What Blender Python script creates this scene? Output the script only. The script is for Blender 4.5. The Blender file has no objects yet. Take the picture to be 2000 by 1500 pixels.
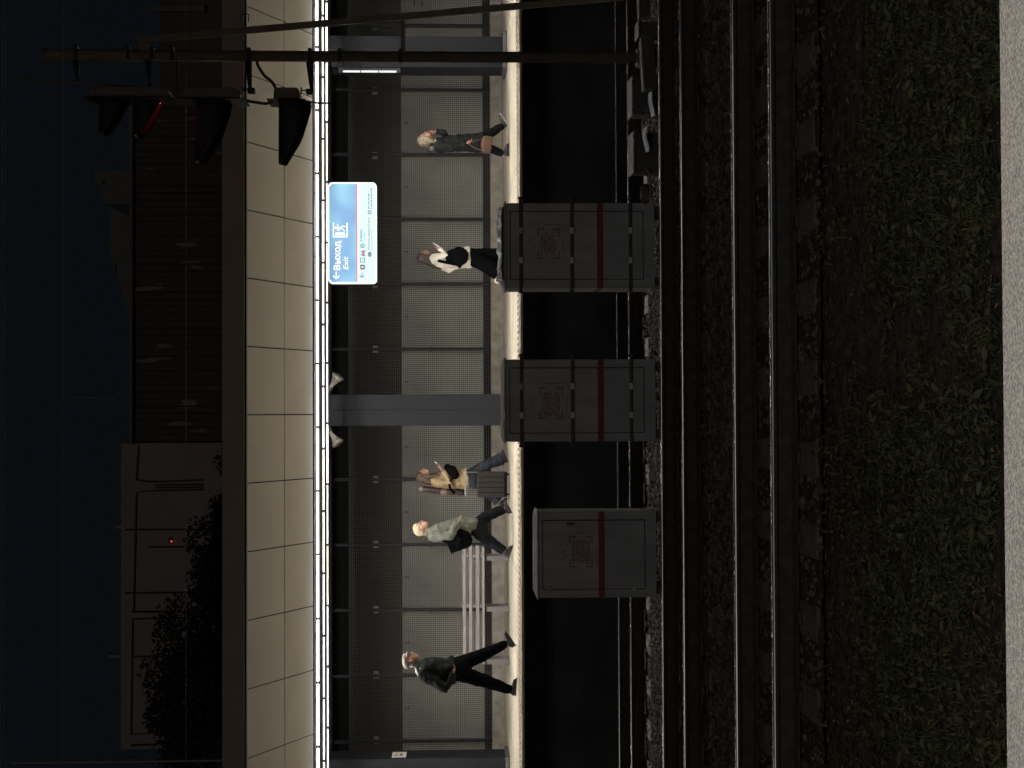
import bpy, bmesh, math, random
import numpy as np
from mathutils import Vector, Matrix, noise
R = math.radians
random.seed(7); rng = np.random.default_rng(7)
sc = bpy.context.scene
COL = sc.collection

# ------------------------------------------------------------------ camera
# the photograph was taken with the camera held on its side: world up points to the picture's left
F0 = 3000.0; HV = 890.0; DU = 58.0; CAMZ = 2.26
cam_loc = Vector((0, 0, CAMZ))
yaw = math.atan(DU / F0); pitch = math.atan((1000 - HV) / F0); ROLL = 0.0033
Fw = Vector((math.sin(yaw) * math.cos(pitch), math.cos(yaw) * math.cos(pitch), -math.sin(pitch)))
Rt = Fw.cross(Vector((0, 0, 1))).normalized(); Up = Rt.cross(Fw).normalized()
R2 = (Rt - Up * ROLL).normalized(); U2 = (Up + Rt * ROLL).normalized()
cd = bpy.data.cameras.new("Camera"); cam = bpy.data.objects.new("Camera", cd); COL.objects.link(cam)
cam.matrix_world = Matrix.Translation(cam_loc) @ Matrix((-U2, R2, -Fw)).transposed().to_4x4()
cd.sensor_fit = 'HORIZONTAL'; cd.sensor_width = 36.0; cd.lens = F0 / 2000 * 36
cd.clip_start = 0.05; cd.clip_end = 2000
sc.camera = cam

def P(px, py, d):
    """world point seen at photo pixel (px, py) and lying d metres across the tracks"""
    v = Fw * F0 + R2 * (750 - py) - U2 * (px - 1000)
    return cam_loc + v * (d / v.y)

# ------------------------------------------------------------------ night sky
w = bpy.data.worlds.new("World"); sc.world = w; w.use_nodes = True
nt = w.node_tree; bg = nt.nodes['Background']
sky = nt.nodes.new('ShaderNodeTexSky'); sky.sky_type = 'NISHITA'; sky.sun_disc = False
sky.sun_elevation = R(-4.0); sky.sun_rotation = R(200); sky.air_density = 1.0
mx = nt.nodes.new('ShaderNodeMix'); mx.data_type = 'RGBA'; mx.inputs[0].default_value = 0.9
mx.inputs[7].default_value = (0.034, 0.044, 0.062, 1)
nt.links.new(sky.outputs[0], mx.inputs[6]); nt.links.new(mx.outputs[2], bg.inputs[0])
bg.inputs[1].default_value = 0.09
# added dim fill sun standing for distant floodlights / city glow behind the near platform
sd = bpy.data.lights.new("Sun", 'SUN'); so = bpy.data.objects.new("Sun", sd); COL.objects.link(so)
sd.energy = 0.10; sd.angle = R(12); sd.color = (1.0, 0.88, 0.78)
so.rotation_euler = Vector((0.35, 1.0, -0.42)).to_track_quat('-Z', 'Y').to_euler()
# lamps under the roof of the near platform
for i, lx in enumerate((-4.2, 0.0, 4.2)):
    ld = bpy.data.lights.new("platform_lamp", 'AREA'); lo = bpy.data.objects.new("platform_lamp_light", ld); COL.objects.link(lo)
    ld.shape = 'RECTANGLE'; ld.size = 3.6; ld.size_y = 0.12; ld.energy = 122; ld.color = (1.0, 0.955, 0.90)
    lo.location = (lx, 0.3, 4.75)
sc.view_settings.view_transform = 'Standard'; sc.view_settings.look = 'None'
sc.view_settings.exposure = 0; sc.view_settings.gamma = 1
sc.cycles.max_bounces = 8; sc.cycles.diffuse_bounces = 4; sc.cycles.glossy_bounces = 3
sc.cycles.sample_clamp_indirect = 4.0
sc.cycles.use_denoising = True

# ------------------------------------------------------------------ materials
MATS = {}
def mat(name, col, rough=0.7, metal=0.0, var=0.0, scale=5.0, col2=None, bump=0.0, bscale=40.0, emit=None, estr=1.0, spec=0.5, stretch=None, detail=6, ramp=(0.35, 0.7)):
    if name in MATS: return MATS[name]
    m = bpy.data.materials.new(name); m.use_nodes = True; n = m.node_tree.nodes; l = m.node_tree.links
    b = n['Principled BSDF']
    b.inputs['Base Color'].default_value = (*col, 1); b.inputs['Roughness'].default_value = rough
    b.inputs['Metallic'].default_value = metal; b.inputs['Specular IOR Level'].default_value = spec
    if emit is not None:
        b.inputs['Emission Color'].default_value = (*emit, 1); b.inputs['Emission Strength'].default_value = estr
    if var > 0 or bump > 0:
        tc = n.new('ShaderNodeTexCoord'); mp = n.new('ShaderNodeMapping'); l.new(tc.outputs['Object'], mp.inputs[0])
        if stretch: mp.inputs['Scale'].default_value = stretch
    if var > 0:
        tx = n.new('ShaderNodeTexNoise'); tx.inputs['Scale'].default_value = scale; tx.inputs['Detail'].default_value = detail
        l.new(mp.outputs[0], tx.inputs['Vector'])
        rp = n.new('ShaderNodeValToRGB'); l.new(tx.outputs[0], rp.inputs[0])
        c2 = col2 if col2 else tuple(max(0, c * (1 - var)) for c in col)
        rp.color_ramp.elements[0].position = ramp[0]; rp.color_ramp.elements[1].position = ramp[1]
        rp.color_ramp.elements[0].color = (*c2, 1); rp.color_ramp.elements[1].color = (*col, 1)
        l.new(rp.outputs[0], b.inputs['Base Color'])
        mr = n.new('ShaderNodeMapRange'); mr.inputs[3].default_value = min(1, rough + .1); mr.inputs[4].default_value = max(.02, rough - .08)
        l.new(tx.outputs[0], mr.inputs[0]); l.new(mr.outputs[0], b.inputs['Roughness'])
    if bump > 0:
        t2 = n.new('ShaderNodeTexNoise'); t2.inputs['Scale'].default_value = bscale; t2.inputs['Detail'].default_value = 5
        l.new(mp.outputs[0], t2.inputs['Vector'])
        bp = n.new('ShaderNodeBump'); bp.inputs['Strength'].default_value = bump; bp.inputs['Distance'].default_value = 0.02
        l.new(t2.outputs[0], bp.inputs['Height']); l.new(bp.outputs[0], b.inputs['Normal'])
    MATS[name] = m; return m

M = dict(
 conc_plat=mat('platform_concrete', (0.65, 0.585, 0.45), 0.55, var=.3, scale=1.1, col2=(0.45, 0.41, 0.33), bump=.2, bscale=60, stretch=(1, 2.4, 1)),
 tactile=mat('tactile_paving', (0.62, 0.55, 0.41), 0.6, var=.2, scale=3),
 tact_rib=mat('tactile_ribs', (0.22, 0.19, 0.13), 0.6, var=.3, scale=9),
 conc_edge=mat('edge_concrete', (0.30, 0.28, 0.25), 0.8, var=.4, scale=4, bump=.3),
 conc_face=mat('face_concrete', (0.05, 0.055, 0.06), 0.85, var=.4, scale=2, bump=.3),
 conc_near=mat('near_slab_concrete', (0.50, 0.47, 0.42), 0.85, var=.45, scale=170, col2=(0.24, 0.225, 0.20), bump=.6, bscale=160, detail=8, ramp=(.38, .62)),
 face_shade=mat('shaded_face_concrete', (0.020, 0.018, 0.016), 0.9, var=.4, scale=3, spec=.1),  # near-black colour holds the shade on the platform's front face
 plinth=mat('plinth_concrete', (0.34, 0.31, 0.26), 0.8, var=.35, scale=6, bump=.3, bscale=30),
 soil=mat('soil', (0.080, 0.060, 0.047), 0.95, spec=.05, var=.6, scale=14, col2=(0.026, 0.020, 0.017), bump=.8, bscale=30),
 ballast=mat('ballast_bed', (0.075, 0.06, 0.05), 0.9, spec=.1, var=.6, scale=18, bump=1, bscale=26),
 stone=mat('crushed_stone', (0.26, 0.23, 0.19), 0.85, var=.7, scale=12, col2=(0.05, 0.045, 0.04)),
 stone_dark=mat('shade_dark_stone', (0.13, 0.105, 0.082), 0.9, var=.7, scale=9, col2=(0.022, 0.018, 0.015), spec=.15),  # darker copy of the stone; weaker platform light put into its colour
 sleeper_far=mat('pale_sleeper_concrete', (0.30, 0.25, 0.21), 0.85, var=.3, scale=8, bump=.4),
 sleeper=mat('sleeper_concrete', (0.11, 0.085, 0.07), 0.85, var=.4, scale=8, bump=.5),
 rust=mat('rusty_steel', (0.050, 0.044, 0.038), 0.85, 0.0, spec=.2, var=.4, scale=14),
 railtop=mat('polished_rail', (0.30, 0.295, 0.285), 0.22, 1.0),
 grass=mat('grass_blades', (0.115, 0.118, 0.062), 0.7, spec=.15, var=.6, scale=6, col2=(0.035, 0.05, 0.02)),
 weed=mat('weed_leaves', (0.080, 0.088, 0.042), 0.65, spec=.15, var=.5, scale=5, col2=(0.04, 0.035, 0.02)),
 litter=mat('dry_leaves', (0.36, 0.22, 0.14), 0.8, var=.7, scale=2.5, col2=(0.055, 0.040, 0.028), spec=.1, ramp=(.5, .72)),
 soffit=mat('beige_soffit_panel', (0.84, 0.81, 0.72), 0.55, var=.10, scale=.9),
 fascia=mat('brown_fascia', (0.30, 0.24, 0.20), 0.6, var=.1, scale=2),
 roof=mat('roof_sheet', (0.15, 0.14, 0.13), 0.7),
 black=mat('black_gap', (0.012, 0.012, 0.012), 0.9, spec=.05),
 ceil=mat('glossy_dark_ceiling', (0.05, 0.055, 0.055), 0.30, 0.0, spec=.35, var=.3, scale=2.2, bump=.12, bscale=7, stretch=(1, 5, 1)),
 trim=mat('pale_metal_trim', (0.5, 0.5, 0.5), 0.35, 0.8),
 lamp=mat('lamp_diffuser', (0.5, 0.5, 0.5), 0.4, emit=(1.0, 0.95, 0.93), estr=3.0),
 lamp_warm=mat('warm_lamp_diffuser', (0.4, 0.4, 0.4), 0.4, emit=(1.0, 0.86, 0.62), estr=1.0),
 lamp_pink=mat('pinkish_lamp_diffuser', (0.4, 0.4, 0.4), 0.4, emit=(0.95, 0.78, 0.80), estr=.75),
 lamp_cool=mat('cool_lamp_diffuser', (0.4, 0.4, 0.4), 0.4, emit=(0.82, 0.86, 1.0), estr=1.0),
 lens=mat('lamp_lens', (0.5, 0.5, 0.5), 0.4, emit=(1.0, 0.95, 0.90), estr=128),
 housing=mat('lamp_housing', (0.35, 0.36, 0.38), 0.3, 0.6),
 column=mat('slate_painted_steel', (0.011, 0.013, 0.017), 0.7, spec=.3, var=.1, scale=3),
 colbase=mat('column_base_steel', (0.11, 0.11, 0.105), 0.5, .2),
 backing=mat('wall_backing_sheet', (0.43, 0.425, 0.38), 0.6, spec=.2, var=.4, scale=1.1, col2=(0.21, 0.21, 0.19), stretch=(1, 1, .45), ramp=(.36, .66)),
 wire=mat('galvanised_wire', (0.085, 0.082, 0.072), 0.7, .0, spec=.15),
 mullion=mat('dark_mullion', (0.014, 0.016, 0.019), 0.6, .0, spec=.25),
 clip=mat('dark_clip', (0.03, 0.028, 0.026), 0.6),
 slat=mat('bench_slats', (0.31, 0.275, 0.26), 0.55, var=.25, scale=9, stretch=(.5, 4, 4)),
 benchleg=mat('bench_steel', (0.16, 0.15, 0.145), 0.5, .3),
 cab=mat('grey_cabinet_paint', (0.32, 0.305, 0.28), 0.6, stretch=(2.2, 2.2, .5), var=.28, scale=3, bump=.15, bscale=50),
 cab_low=mat('bluegrey_cabinet_paint', (0.25, 0.26, 0.27), 0.6, stretch=(2.2, 2.2, .5), var=.28, scale=3, bump=.15, bscale=50),
 red=mat('dark_red_paint', (0.15, 0.016, 0.022), 0.6, var=.3, scale=10),
 stencil=mat('red_stencil_paint', (0.16, 0.035, 0.035), 0.7),
 groove=mat('dark_seam', (0.03, 0.03, 0.03), 0.8),
 bar=mat('dark_steel_bar', (0.05, 0.047, 0.042), 0.55, .4),
 clasp=mat('pale_clasp', (0.42, 0.42, 0.42), 0.5, .3),
 plastic=mat('pale_plastic_sheet', (0.78, 0.84, 0.90), 0.25),
 mast=mat('weathered_mast_steel', (0.20, 0.165, 0.125), 0.7, .2, var=.3, scale=5),
 hood=mat('black_hood', (0.012, 0.012, 0.013), 0.6),
 sigbox=mat('signal_housing', (0.17, 0.135, 0.105), 0.7, var=.3, scale=9),
 cable=mat('black_cable', (0.015, 0.015, 0.015), 0.6),
 redlamp=mat('red_signal_lens', (0.5, 0.02, 0.03), 0.3, emit=(1.0, 0.06, 0.12), estr=1.3),
 redglow=mat('red_pilot_lamp', (0.5, 0.02, 0.03), 0.3, emit=(1.0, 0.1, 0.12), estr=.9),
 box=mat('trackside_box', (0.05, 0.05, 0.048), 0.7, var=.3, scale=9),
 boxlid=mat('trackside_box_lid', (0.22, 0.19, 0.16), 0.7, var=.3, scale=9),
 metalsheet=mat('bent_bright_sheet', (0.32, 0.36, 0.40), 0.5, .3),
 brownwall=mat('brown_facade', (0.34, 0.285, 0.25), 0.9, var=.12, scale=.5),
 dimwall=mat('dim_brown_facade', (0.13, 0.105, 0.09), 0.9, var=.2, scale=.5),
 seam=mat('facade_seam', (0.15, 0.12, 0.10), 0.9),
 shed=mat('corrugated_shed', (0.080, 0.064, 0.060), 0.8, var=.5, scale=1.2, stretch=(3, 3, .15)),
 shed_ribs=mat('glint_streaked_ribs', (0.22, 0.20, 0.19), 0.8, var=.5, scale=1.5, col2=(0.078, 0.062, 0.058), stretch=(2.2, 1, .5), detail=2, ramp=(.66, .70)),  # pale streaks are glints painted into the rib colour
 greyroof=mat('grey_far_building', (0.16, 0.165, 0.16), 0.8, var=.2, scale=1),
 foliage=mat('dark_foliage', (0.03, 0.04, 0.032), 0.8, var=.5, scale=1),
 bark=mat('bark', (0.05, 0.04, 0.035), 0.9),
 wirec=mat('overhead_wire', (0.22, 0.24, 0.26), 0.8, 0, spec=.2),
 horn=mat('grey_horn', (0.30, 0.29, 0.25), 0.35),
 # clothing
 skin=mat('skin', (0.38, 0.205, 0.145), 0.55),
 dark_coat=mat('dark_padded_coat', (0.018, 0.020, 0.020), spec=.08, rough=0.75, var=.4, scale=7),
 jeans=mat('dark_jeans', (0.010, 0.011, 0.014), spec=.08, rough=0.85, var=.5, scale=7),
 blue_jeans=mat('faded_jeans', (0.045, 0.049, 0.058), spec=.08, rough=0.85, var=.6, scale=5, col2=(0.02, 0.023, 0.03)),
 black_cloth=mat('black_cloth', (0.004, 0.004, 0.005), spec=.02, rough=0.9, var=.3, scale=6),
 white_coat=mat('white_jacket', (0.76, 0.70, 0.60), spec=.08, rough=0.75, var=.2, scale=8),
 tan=mat('tan_jacket', (0.36, 0.27, 0.155), spec=.08, rough=0.75, var=.3, scale=8),
 grey_green=mat('greygreen_jacket', (0.145, 0.148, 0.122), spec=.08, rough=0.75, var=.4, scale=9),
 cream_hat=mat('cream_hat', (0.40, 0.33, 0.21), 0.8),
 grey_cap=mat('grey_cap', (0.30, 0.265, 0.22), 0.8),
 white_hair=mat('white_hair', (0.50, 0.50, 0.47), 0.7),
 blonde=mat('blonde_hair', (0.24, 0.195, 0.125), 0.6, var=.4, scale=20),
 brown_hair=mat('brown_hair', (0.085, 0.050, 0.033), 0.6, var=.5, scale=25, stretch=(3, 3, .6)),
 dark_hair=mat('dark_brown_hair', (0.055, 0.036, 0.027), 0.6, var=.5, scale=25, stretch=(3, 3, .6)),
 shoe=mat('dark_shoe', (0.018, 0.018, 0.02), 0.5),
 pale_shoe=mat('pale_shoe', (0.52, 0.44, 0.30), 0.5),
 sole=mat('pale_sole', (0.50, 0.47, 0.50), 0.6),
 bag_brown=mat('brown_leather', (0.085, 0.042, 0.024), 0.5, var=.3, scale=8),
 phone=mat('phone_case', (0.62, 0.60, 0.72), 0.3),
 case=mat('suitcase_shell', (0.027, 0.022, 0.018), 0.6, spec=.2, var=.15, scale=5),
 case_dark=mat('suitcase_dark', (0.006, 0.005, 0.005), 0.7, spec=.1),
 handle=mat('suitcase_handle', (0.22, 0.22, 0.21), 0.4, .6),
 instr=mat('brown_case', (0.060, 0.036, 0.030), 0.6, var=.5, scale=6),
 pinkish=mat('pale_pink_end', (0.20, 0.13, 0.11), 0.6),
 sign_white=mat('sign_lit_white', (0.05, 0.05, 0.05), 0.5, spec=.03, emit=(0.68, 0.91, 0.90), estr=.96),
 sign_frame=mat('sign_lit_frame', (0.05, 0.05, 0.05), 0.5, spec=.03, emit=(0.93, 1.0, 0.97), estr=1.1),
 sign_red=mat('sign_lit_red', (0.03, 0.03, 0.03), 0.5, spec=.03, emit=(0.80, 0.20, 0.34), estr=.9),
 sign_ink=mat('sign_slate_ink', (0.03, 0.03, 0.03), 0.5, spec=.03, emit=(0.16, 0.30, 0.38), estr=.8),
 sign_dark=mat('sign_brown_ink', (0.03, 0.03, 0.03), 0.5, spec=.03, emit=(0.20, 0.13, 0.13), estr=.8),
 sign_m=mat('sign_crimson_ink', (0.03, 0.03, 0.03), 0.5, spec=.03, emit=(0.42, 0.10, 0.20), estr=.9),
 sign_green=mat('sign_green_ink', (0.03, 0.03, 0.03), 0.5, spec=.03, emit=(0.14, 0.55, 0.40), estr=.9),
 plate=mat('white_plate', (0.80, 0.76, 0.72), 0.5),
 ink=mat('small_plate_ink', (0.08, 0.07, 0.07), 0.6), ink_r=mat('small_plate_red', (0.5, 0.25, 0.22), 0.6),
)
# sign's blue field: printed gradient between pale and mid blue, lit from behind
mb_ = bpy.data.materials.new('sign_lit_blue'); mb_.use_nodes = True
n = mb_.node_tree.nodes; l = mb_.node_tree.links; b = n['Principled BSDF']
tc = n.new('ShaderNodeTexCoord'); tx = n.new('ShaderNodeTexNoise'); tx.inputs['Scale'].default_value = 1.5; tx.inputs['Detail'].default_value = 1
rp = n.new('ShaderNodeValToRGB'); rp.color_ramp.elements[0].color = (0.10, 0.26, 0.52, 1); rp.color_ramp.elements[1].color = (0.21, 0.50, 0.62, 1)
rp.color_ramp.elements[0].position = .42; rp.color_ramp.elements[1].position = .62
l.new(tc.outputs['Object'], tx.inputs['Vector']); l.new(tx.outputs[0], rp.inputs[0]); l.new(rp.outputs[0], b.inputs['Emission Color'])
b.inputs['Specular IOR Level'].default_value = .03; b.inputs['Base Color'].default_value = (.04, .06, .08, 1); b.inputs['Emission Strength'].default_value = 0.95
M['sign_blue'] = mb_

# ------------------------------------------------------------------ object helpers
def abs_loc(o):
    v = Vector((0, 0, 0))
    while o is not None:
        v = v + o.location; o = o.parent
    return v
def tag(o, label=None, cat=None, group=None, kind=None):
    if label: o['label'] = label
    if cat: o['category'] = cat
    if group: o['group'] = group
    if kind: o['kind'] = kind
    return o
def empty(name, loc, label, cat, group=None):
    o = bpy.data.objects.new(name, None); COL.objects.link(o); o.location = loc; o.empty_display_size = .2
    return tag(o, label, cat, group)
def copy_tree(o, parent=None):
    c = o.copy(); COL.objects.link(c); c.parent = parent
    for ch in list(o.children): copy_tree(ch, c)
    return c
def link_mesh(name, me, material, parent=None, smooth=False):
    if parent is not None:
        me.transform(Matrix.Translation(-abs_loc(parent)))
    if material is not None and len(me.materials) == 0: me.materials.append(material)
    if smooth:
        me.polygons.foreach_set('use_smooth', [True] * len(me.polygons))
    o = bpy.data.objects.new(name, me); COL.objects.link(o); o.parent = parent
    return o

class MB:
    def __init__(s): s.v = []; s.f = []
    def add(s, vs, fs):
        k = len(s.v); s.v += [tuple(p) for p in vs]; s.f += [tuple(i + k for i in f) for f in fs]; return s
    def box(s, a, b):
        x0, y0, z0 = a; x1, y1, z1 = b
        x0, x1 = min(x0, x1), max(x0, x1); y0, y1 = min(y0, y1), max(y0, y1); z0, z1 = min(z0, z1), max(z0, z1)
        return s.add([(x0,y0,z0),(x1,y0,z0),(x1,y1,z0),(x0,y1,z0),(x0,y0,z1),(x1,y0,z1),(x1,y1,z1),(x0,y1,z1)],
                     [(0,3,2,1),(4,5,6,7),(0,1,5,4),(1,2,6,5),(2,3,7,6),(3,0,4,7)])
    def obox(s, c, size, rot=None):
        c = Vector(c); h = Vector(size) / 2; m = rot if rot else Matrix.Identity(3)
        pts = [c + m @ Vector((sx*h.x, sy*h.y, sz*h.z)) for sx, sy, sz in
               ((-1,-1,-1),(1,-1,-1),(1,1,-1),(-1,1,-1),(-1,-1,1),(1,-1,1),(1,1,1),(-1,1,1))]
        return s.add(pts, [(0,3,2,1),(4,5,6,7),(0,1,5,4),(1,2,6,5),(2,3,7,6),(3,0,4,7)])
    def tube(s, pts, rad, seg=10, asp=1.0, cap=True, side=Vector((0, 1, 0))):
        """swept tube; rad number or list, asp = width along `side` relative to the other radius (or list)"""
        pts = [Vector(p) for p in pts]; n = len(pts)
        rad = [rad] * n if not hasattr(rad, '__len__') else list(rad)
        asp = [asp] * n if not hasattr(asp, '__len__') else list(asp)
        k = len(s.v); rings = []
        for i, p in enumerate(pts):
            t = (pts[min(i+1, n-1)] - pts[max(i-1, 0)]).normalized()
            bb = side - t * side.dot(t)
            if bb.length < 1e-3: bb = Vector((1, 0, 0)) - t * t.x
            bb.normalize(); nn = bb.cross(t)
            ring = [p + nn * (math.cos(2*math.pi*j/seg) * rad[i]) + bb * (math.sin(2*math.pi*j/seg) * rad[i] * asp[i]) for j in range(seg)]
            rings.append(ring)
        for r_ in rings: s.v += [tuple(q) for q in r_]
        for i in range(n - 1):
            for j in range(seg):
                a = k + i*seg + j; b_ = k + i*seg + (j+1) % seg
                s.f.append((a, b_, b_ + seg, a + seg))
        if cap:
            s.f.append(tuple(k + j for j in reversed(range(seg)))); s.f.append(tuple(k + (n-1)*seg + j for j in range(seg)))
        return s
    def capsule(s, pts, rad, asp=1.0, seg=14, side=Vector((0, 1, 0)), flat=False):
        """tube with rounded ends"""
        pts = [Vector(p) for p in pts]; n = len(pts)
        rad = [rad] * n if not hasattr(rad, '__len__') else list(rad)
        asp = [asp] * n if not hasattr(asp, '__len__') else list(asp)
        t0 = (pts[0] - pts[1]).normalized(); t1 = (pts[-1] - pts[-2]).normalized()
        P0 = []; r0 = []; a0 = []
        for f in (.97, .75, .4): P0.append(pts[0] + t0 * rad[0] * f); r0.append(rad[0] * math.sqrt(1 - f*f)); a0.append(asp[0])
        P1 = []; r1 = []; a1 = []
        for f in ((.08,) if flat else (.4, .75, .97)): P1.append(pts[-1] + t1 * rad[-1] * f); r1.append(rad[-1] * math.sqrt(1 - f*f)); a1.append(asp[-1])
        return s.tube(P0 + pts + P1, r0 + rad + r1, seg, a0 + asp + a1, True, side)
    def ellip(s, c, r, rot=None, nu=14, nv=9):
        c = Vector(c); m = rot if rot else Matrix.Identity(3); k = len(s.v)
        for i in range(nv + 1):
            th = math.pi * (i + .02) / (nv + .04)
            for j in range(nu):
                ph = 2*math.pi*j/nu
                s.v.append(tuple(c + m @ Vector((r[0]*math.sin(th)*math.cos(ph), r[1]*math.sin(th)*math.sin(ph), r[2]*math.cos(th)))))
        for i in range(nv):
            for j in range(nu):
                a = k+i*nu+j; b_ = k+i*nu+(j+1) % nu
                s.f.append((a, a+nu, b_+nu, b_))
        s.f.append(tuple(k + j for j in range(nu))); s.f.append(tuple(k + nv*nu + j for j in reversed(range(nu))))
        return s
    def prism(s, poly, y0, y1):
        """polygon given in (x, z), extruded along y"""
        n = len(poly); k = len(s.v)
        s.v += [(x, y0, z) for x, z in poly] + [(x, y1, z) for x, z in poly]
        s.f.append(tuple(k + i for i in range(n))); s.f.append(tuple(k + n + i for i in reversed(range(n))))
        for i in range(n):
            j = (i+1) % n; s.f.append((k+j, k+i, k+n+i, k+n+j))
        return s
    def prismx(s, poly, x0, x1):
        """polygon given in (y, z), extruded along x"""
        n = len(poly); k = len(s.v)
        s.v += [(x0, y, z) for y, z in poly] + [(x1, y, z) for y, z in poly]
        s.f.append(tuple(k + i for i in reversed(range(n)))); s.f.append(tuple(k + n + i for i in range(n)))
        for i in range(n):
            j = (i+1) % n; s.f.append((k+i, k+j, k+n+j, k+n+i))
        return s
    def mesh(s, name):
        me = bpy.data.meshes.new(name); me.from_pydata(s.v, [], s.f); me.update(); return me
    def build(s, name, material, parent=None, smooth=False, bevel=0):
        me = s.mesh(name)
        bm = bmesh.new(); bm.from_mesh(me); bmesh.ops.recalc_face_normals(bm, faces=bm.faces); bm.to_mesh(me); bm.free()
        o = link_mesh(name, me, material, parent, smooth)
        if bevel:
            md = o.modifiers.new('bevel', 'BEVEL'); md.width = bevel; md.segments = 2; md.limit_method = 'ANGLE'
        return o

def fused(mb, name, material, parent, voxel=0.01, folds=0.0, fscale=9.0, smooth_it=4):
    """fuse overlapping shapes into one continuous surface"""
    me = mb.mesh('tmp')
    bm = bmesh.new(); bm.from_mesh(me); bmesh.ops.recalc_face_normals(bm, faces=bm.faces); bm.to_mesh(me); bm.free()
    o = bpy.data.objects.new('tmp', me); COL.objects.link(o)
    md = o.modifiers.new('r', 'REMESH'); md.mode = 'VOXEL'; md.voxel_size = voxel
    if smooth_it:
        sm = o.modifiers.new('s', 'SMOOTH'); sm.iterations = smooth_it; sm.factor = .5
    dg = bpy.context.evaluated_depsgraph_get()
    m2 = bpy.data.meshes.new_from_object(o.evaluated_get(dg)); m2.name = name
    bpy.data.objects.remove(o)
    if folds:
        vs = [v.co.copy() for v in m2.vertices]; ns = [v.normal.copy() for v in m2.vertices]
        for i, v in enumerate(m2.vertices):
            q = vs[i]
            t = noise.noise(Vector((q.x * fscale, q.y * fscale, q.z * fscale * 1.5))) + .5 * noise.noise(q * fscale * 2.3)
            v.co = q + ns[i] * (t * folds)
    m2.materials.clear()
    return link_mesh(name, m2, material, parent, True)

# ================================================================== GROUND
Z_PLAT = 1.29; BAL = -0.21
mb = MB()
ys = [(-60, -.36), (10.0, -.36), (10.35, -.30), (10.6, -.22), (22.9, -.22), (23.0, -.30), (31.5, -.30), (600, -.30)]
for i in range(len(ys) - 1):
    (a, za), (b_, zb) = ys[i], ys[i+1]
    mb.add([(-400, a, za - .02), (400, a, za - .02), (400, b_, zb - .02), (-400, b_, zb - .02)], [(0, 1, 2, 3)])
tag(mb.build('ground', M['soil']), kind='structure')

# displaced earth under the weeds and ballast between the tracks
def terrain(name, x0, x1, y0, y1, nx, ny, zf, amp, sc_, m):
    xs = np.linspace(x0, x1, nx); yy = np.linspace(y0, y1, ny); v = []
    for y in yy:
        for x in xs:
            v.append((x, y, zf(y) + amp * (noise.noise(Vector((x*sc_, y*sc_, 3))) + .5 * noise.noise(Vector((x*sc_*3, y*sc_*3, 9))))))
    f = [(j*nx+i, j*nx+i+1, (j+1)*nx+i+1, (j+1)*nx+i) for j in range(ny-1) for i in range(nx-1)]
    me = bpy.data.meshes.new(name); me.from_pydata(v, [], f); me.update()
    return link_mesh(name, me, m, None, True)
zsoil = lambda y: -.345 + .10 * max(0, min(1, (y - 9.3) / 1.0))
tag(terrain('earth_verge', -7, 7, 2.75, 10.5, 260, 200, zsoil, .022, 2.2, M['soil']), kind='structure')
tag(terrain('ballast', -16, 16, 10.3, 22.85, 420, 260, lambda y: BAL, .016, 6.0, M['ballast']), kind='structure')

# crushed stones (uncountable)
def scatter(name, n, area_fn, size, m, zf, flat=.7, label=None, cat=None):
    base = np.array([(1,0,0),(-1,0,0),(0,1,0),(0,-1,0),(0,0,1),(0,0,-1)], float)
    fb = np.array([(0,2,4),(2,1,4),(1,3,4),(3,0,4),(2,0,5),(1,2,5),(3,1,5),(0,3,5)])
    V = np.zeros((n, 6, 3)); Fc = np.zeros((n, 8, 3), int)
    for i in range(n):
        x, y = area_fn()
        s_ = size * rng.uniform(.55, 1.35)
        q = rng.normal(size=(3, 3)); q, _ = np.linalg.qr(q)
        b2 = base * rng.uniform(.6, 1.2, size=(6, 1)) * s_
        b2 = b2 @ q; b2[:, 2] *= flat
        V[i] = b2 + np.array([x, y, zf(y) + s_ * .25]); Fc[i] = fb + 6 * i
    me = bpy.data.meshes.new(name); me.from_pydata(V.reshape(-1, 3).tolist(), [], Fc.reshape(-1, 3).tolist()); me.update()
    o = link_mesh(name, me, m)
    return tag(o, label, cat, kind='stuff')
def band(y0, y1):
    def f():
        y = rng.uniform(y0, y1); hw = y * .285 + .4
        return rng.uniform(-hw + .02*y, hw + .02*y), y
    return f
def mixband():
    t = rng.random()
    if t < .42: return band(12.9, 15.2)()
    if t < .62: return band(12.9, 15.2)()
    if t < .85: return band(10.3, 12.9)()
    return band(15.2, 22.8)()
scatter('gravel', 5200, lambda: band(17.3, 19.9)(), .034, M['stone'], lambda y: BAL - .005, .75, 'pale crushed stone around the cabinets between middle and farthest track', 'gravel')
scatter('gravel', 11000, mixband, .032, M['stone_dark'], lambda y: BAL - .005, .75, 'crushed stone ballast coloured darker for shade around the nearest and middle tracks', 'gravel')
scatter('pebbles', 900, lambda: band(8.6, 10.5)(), .014, M['stone_dark'], lambda y: zsoil(y), .7, 'small pebbles in the brown earth beside the nearest track', 'pebbles')

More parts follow.
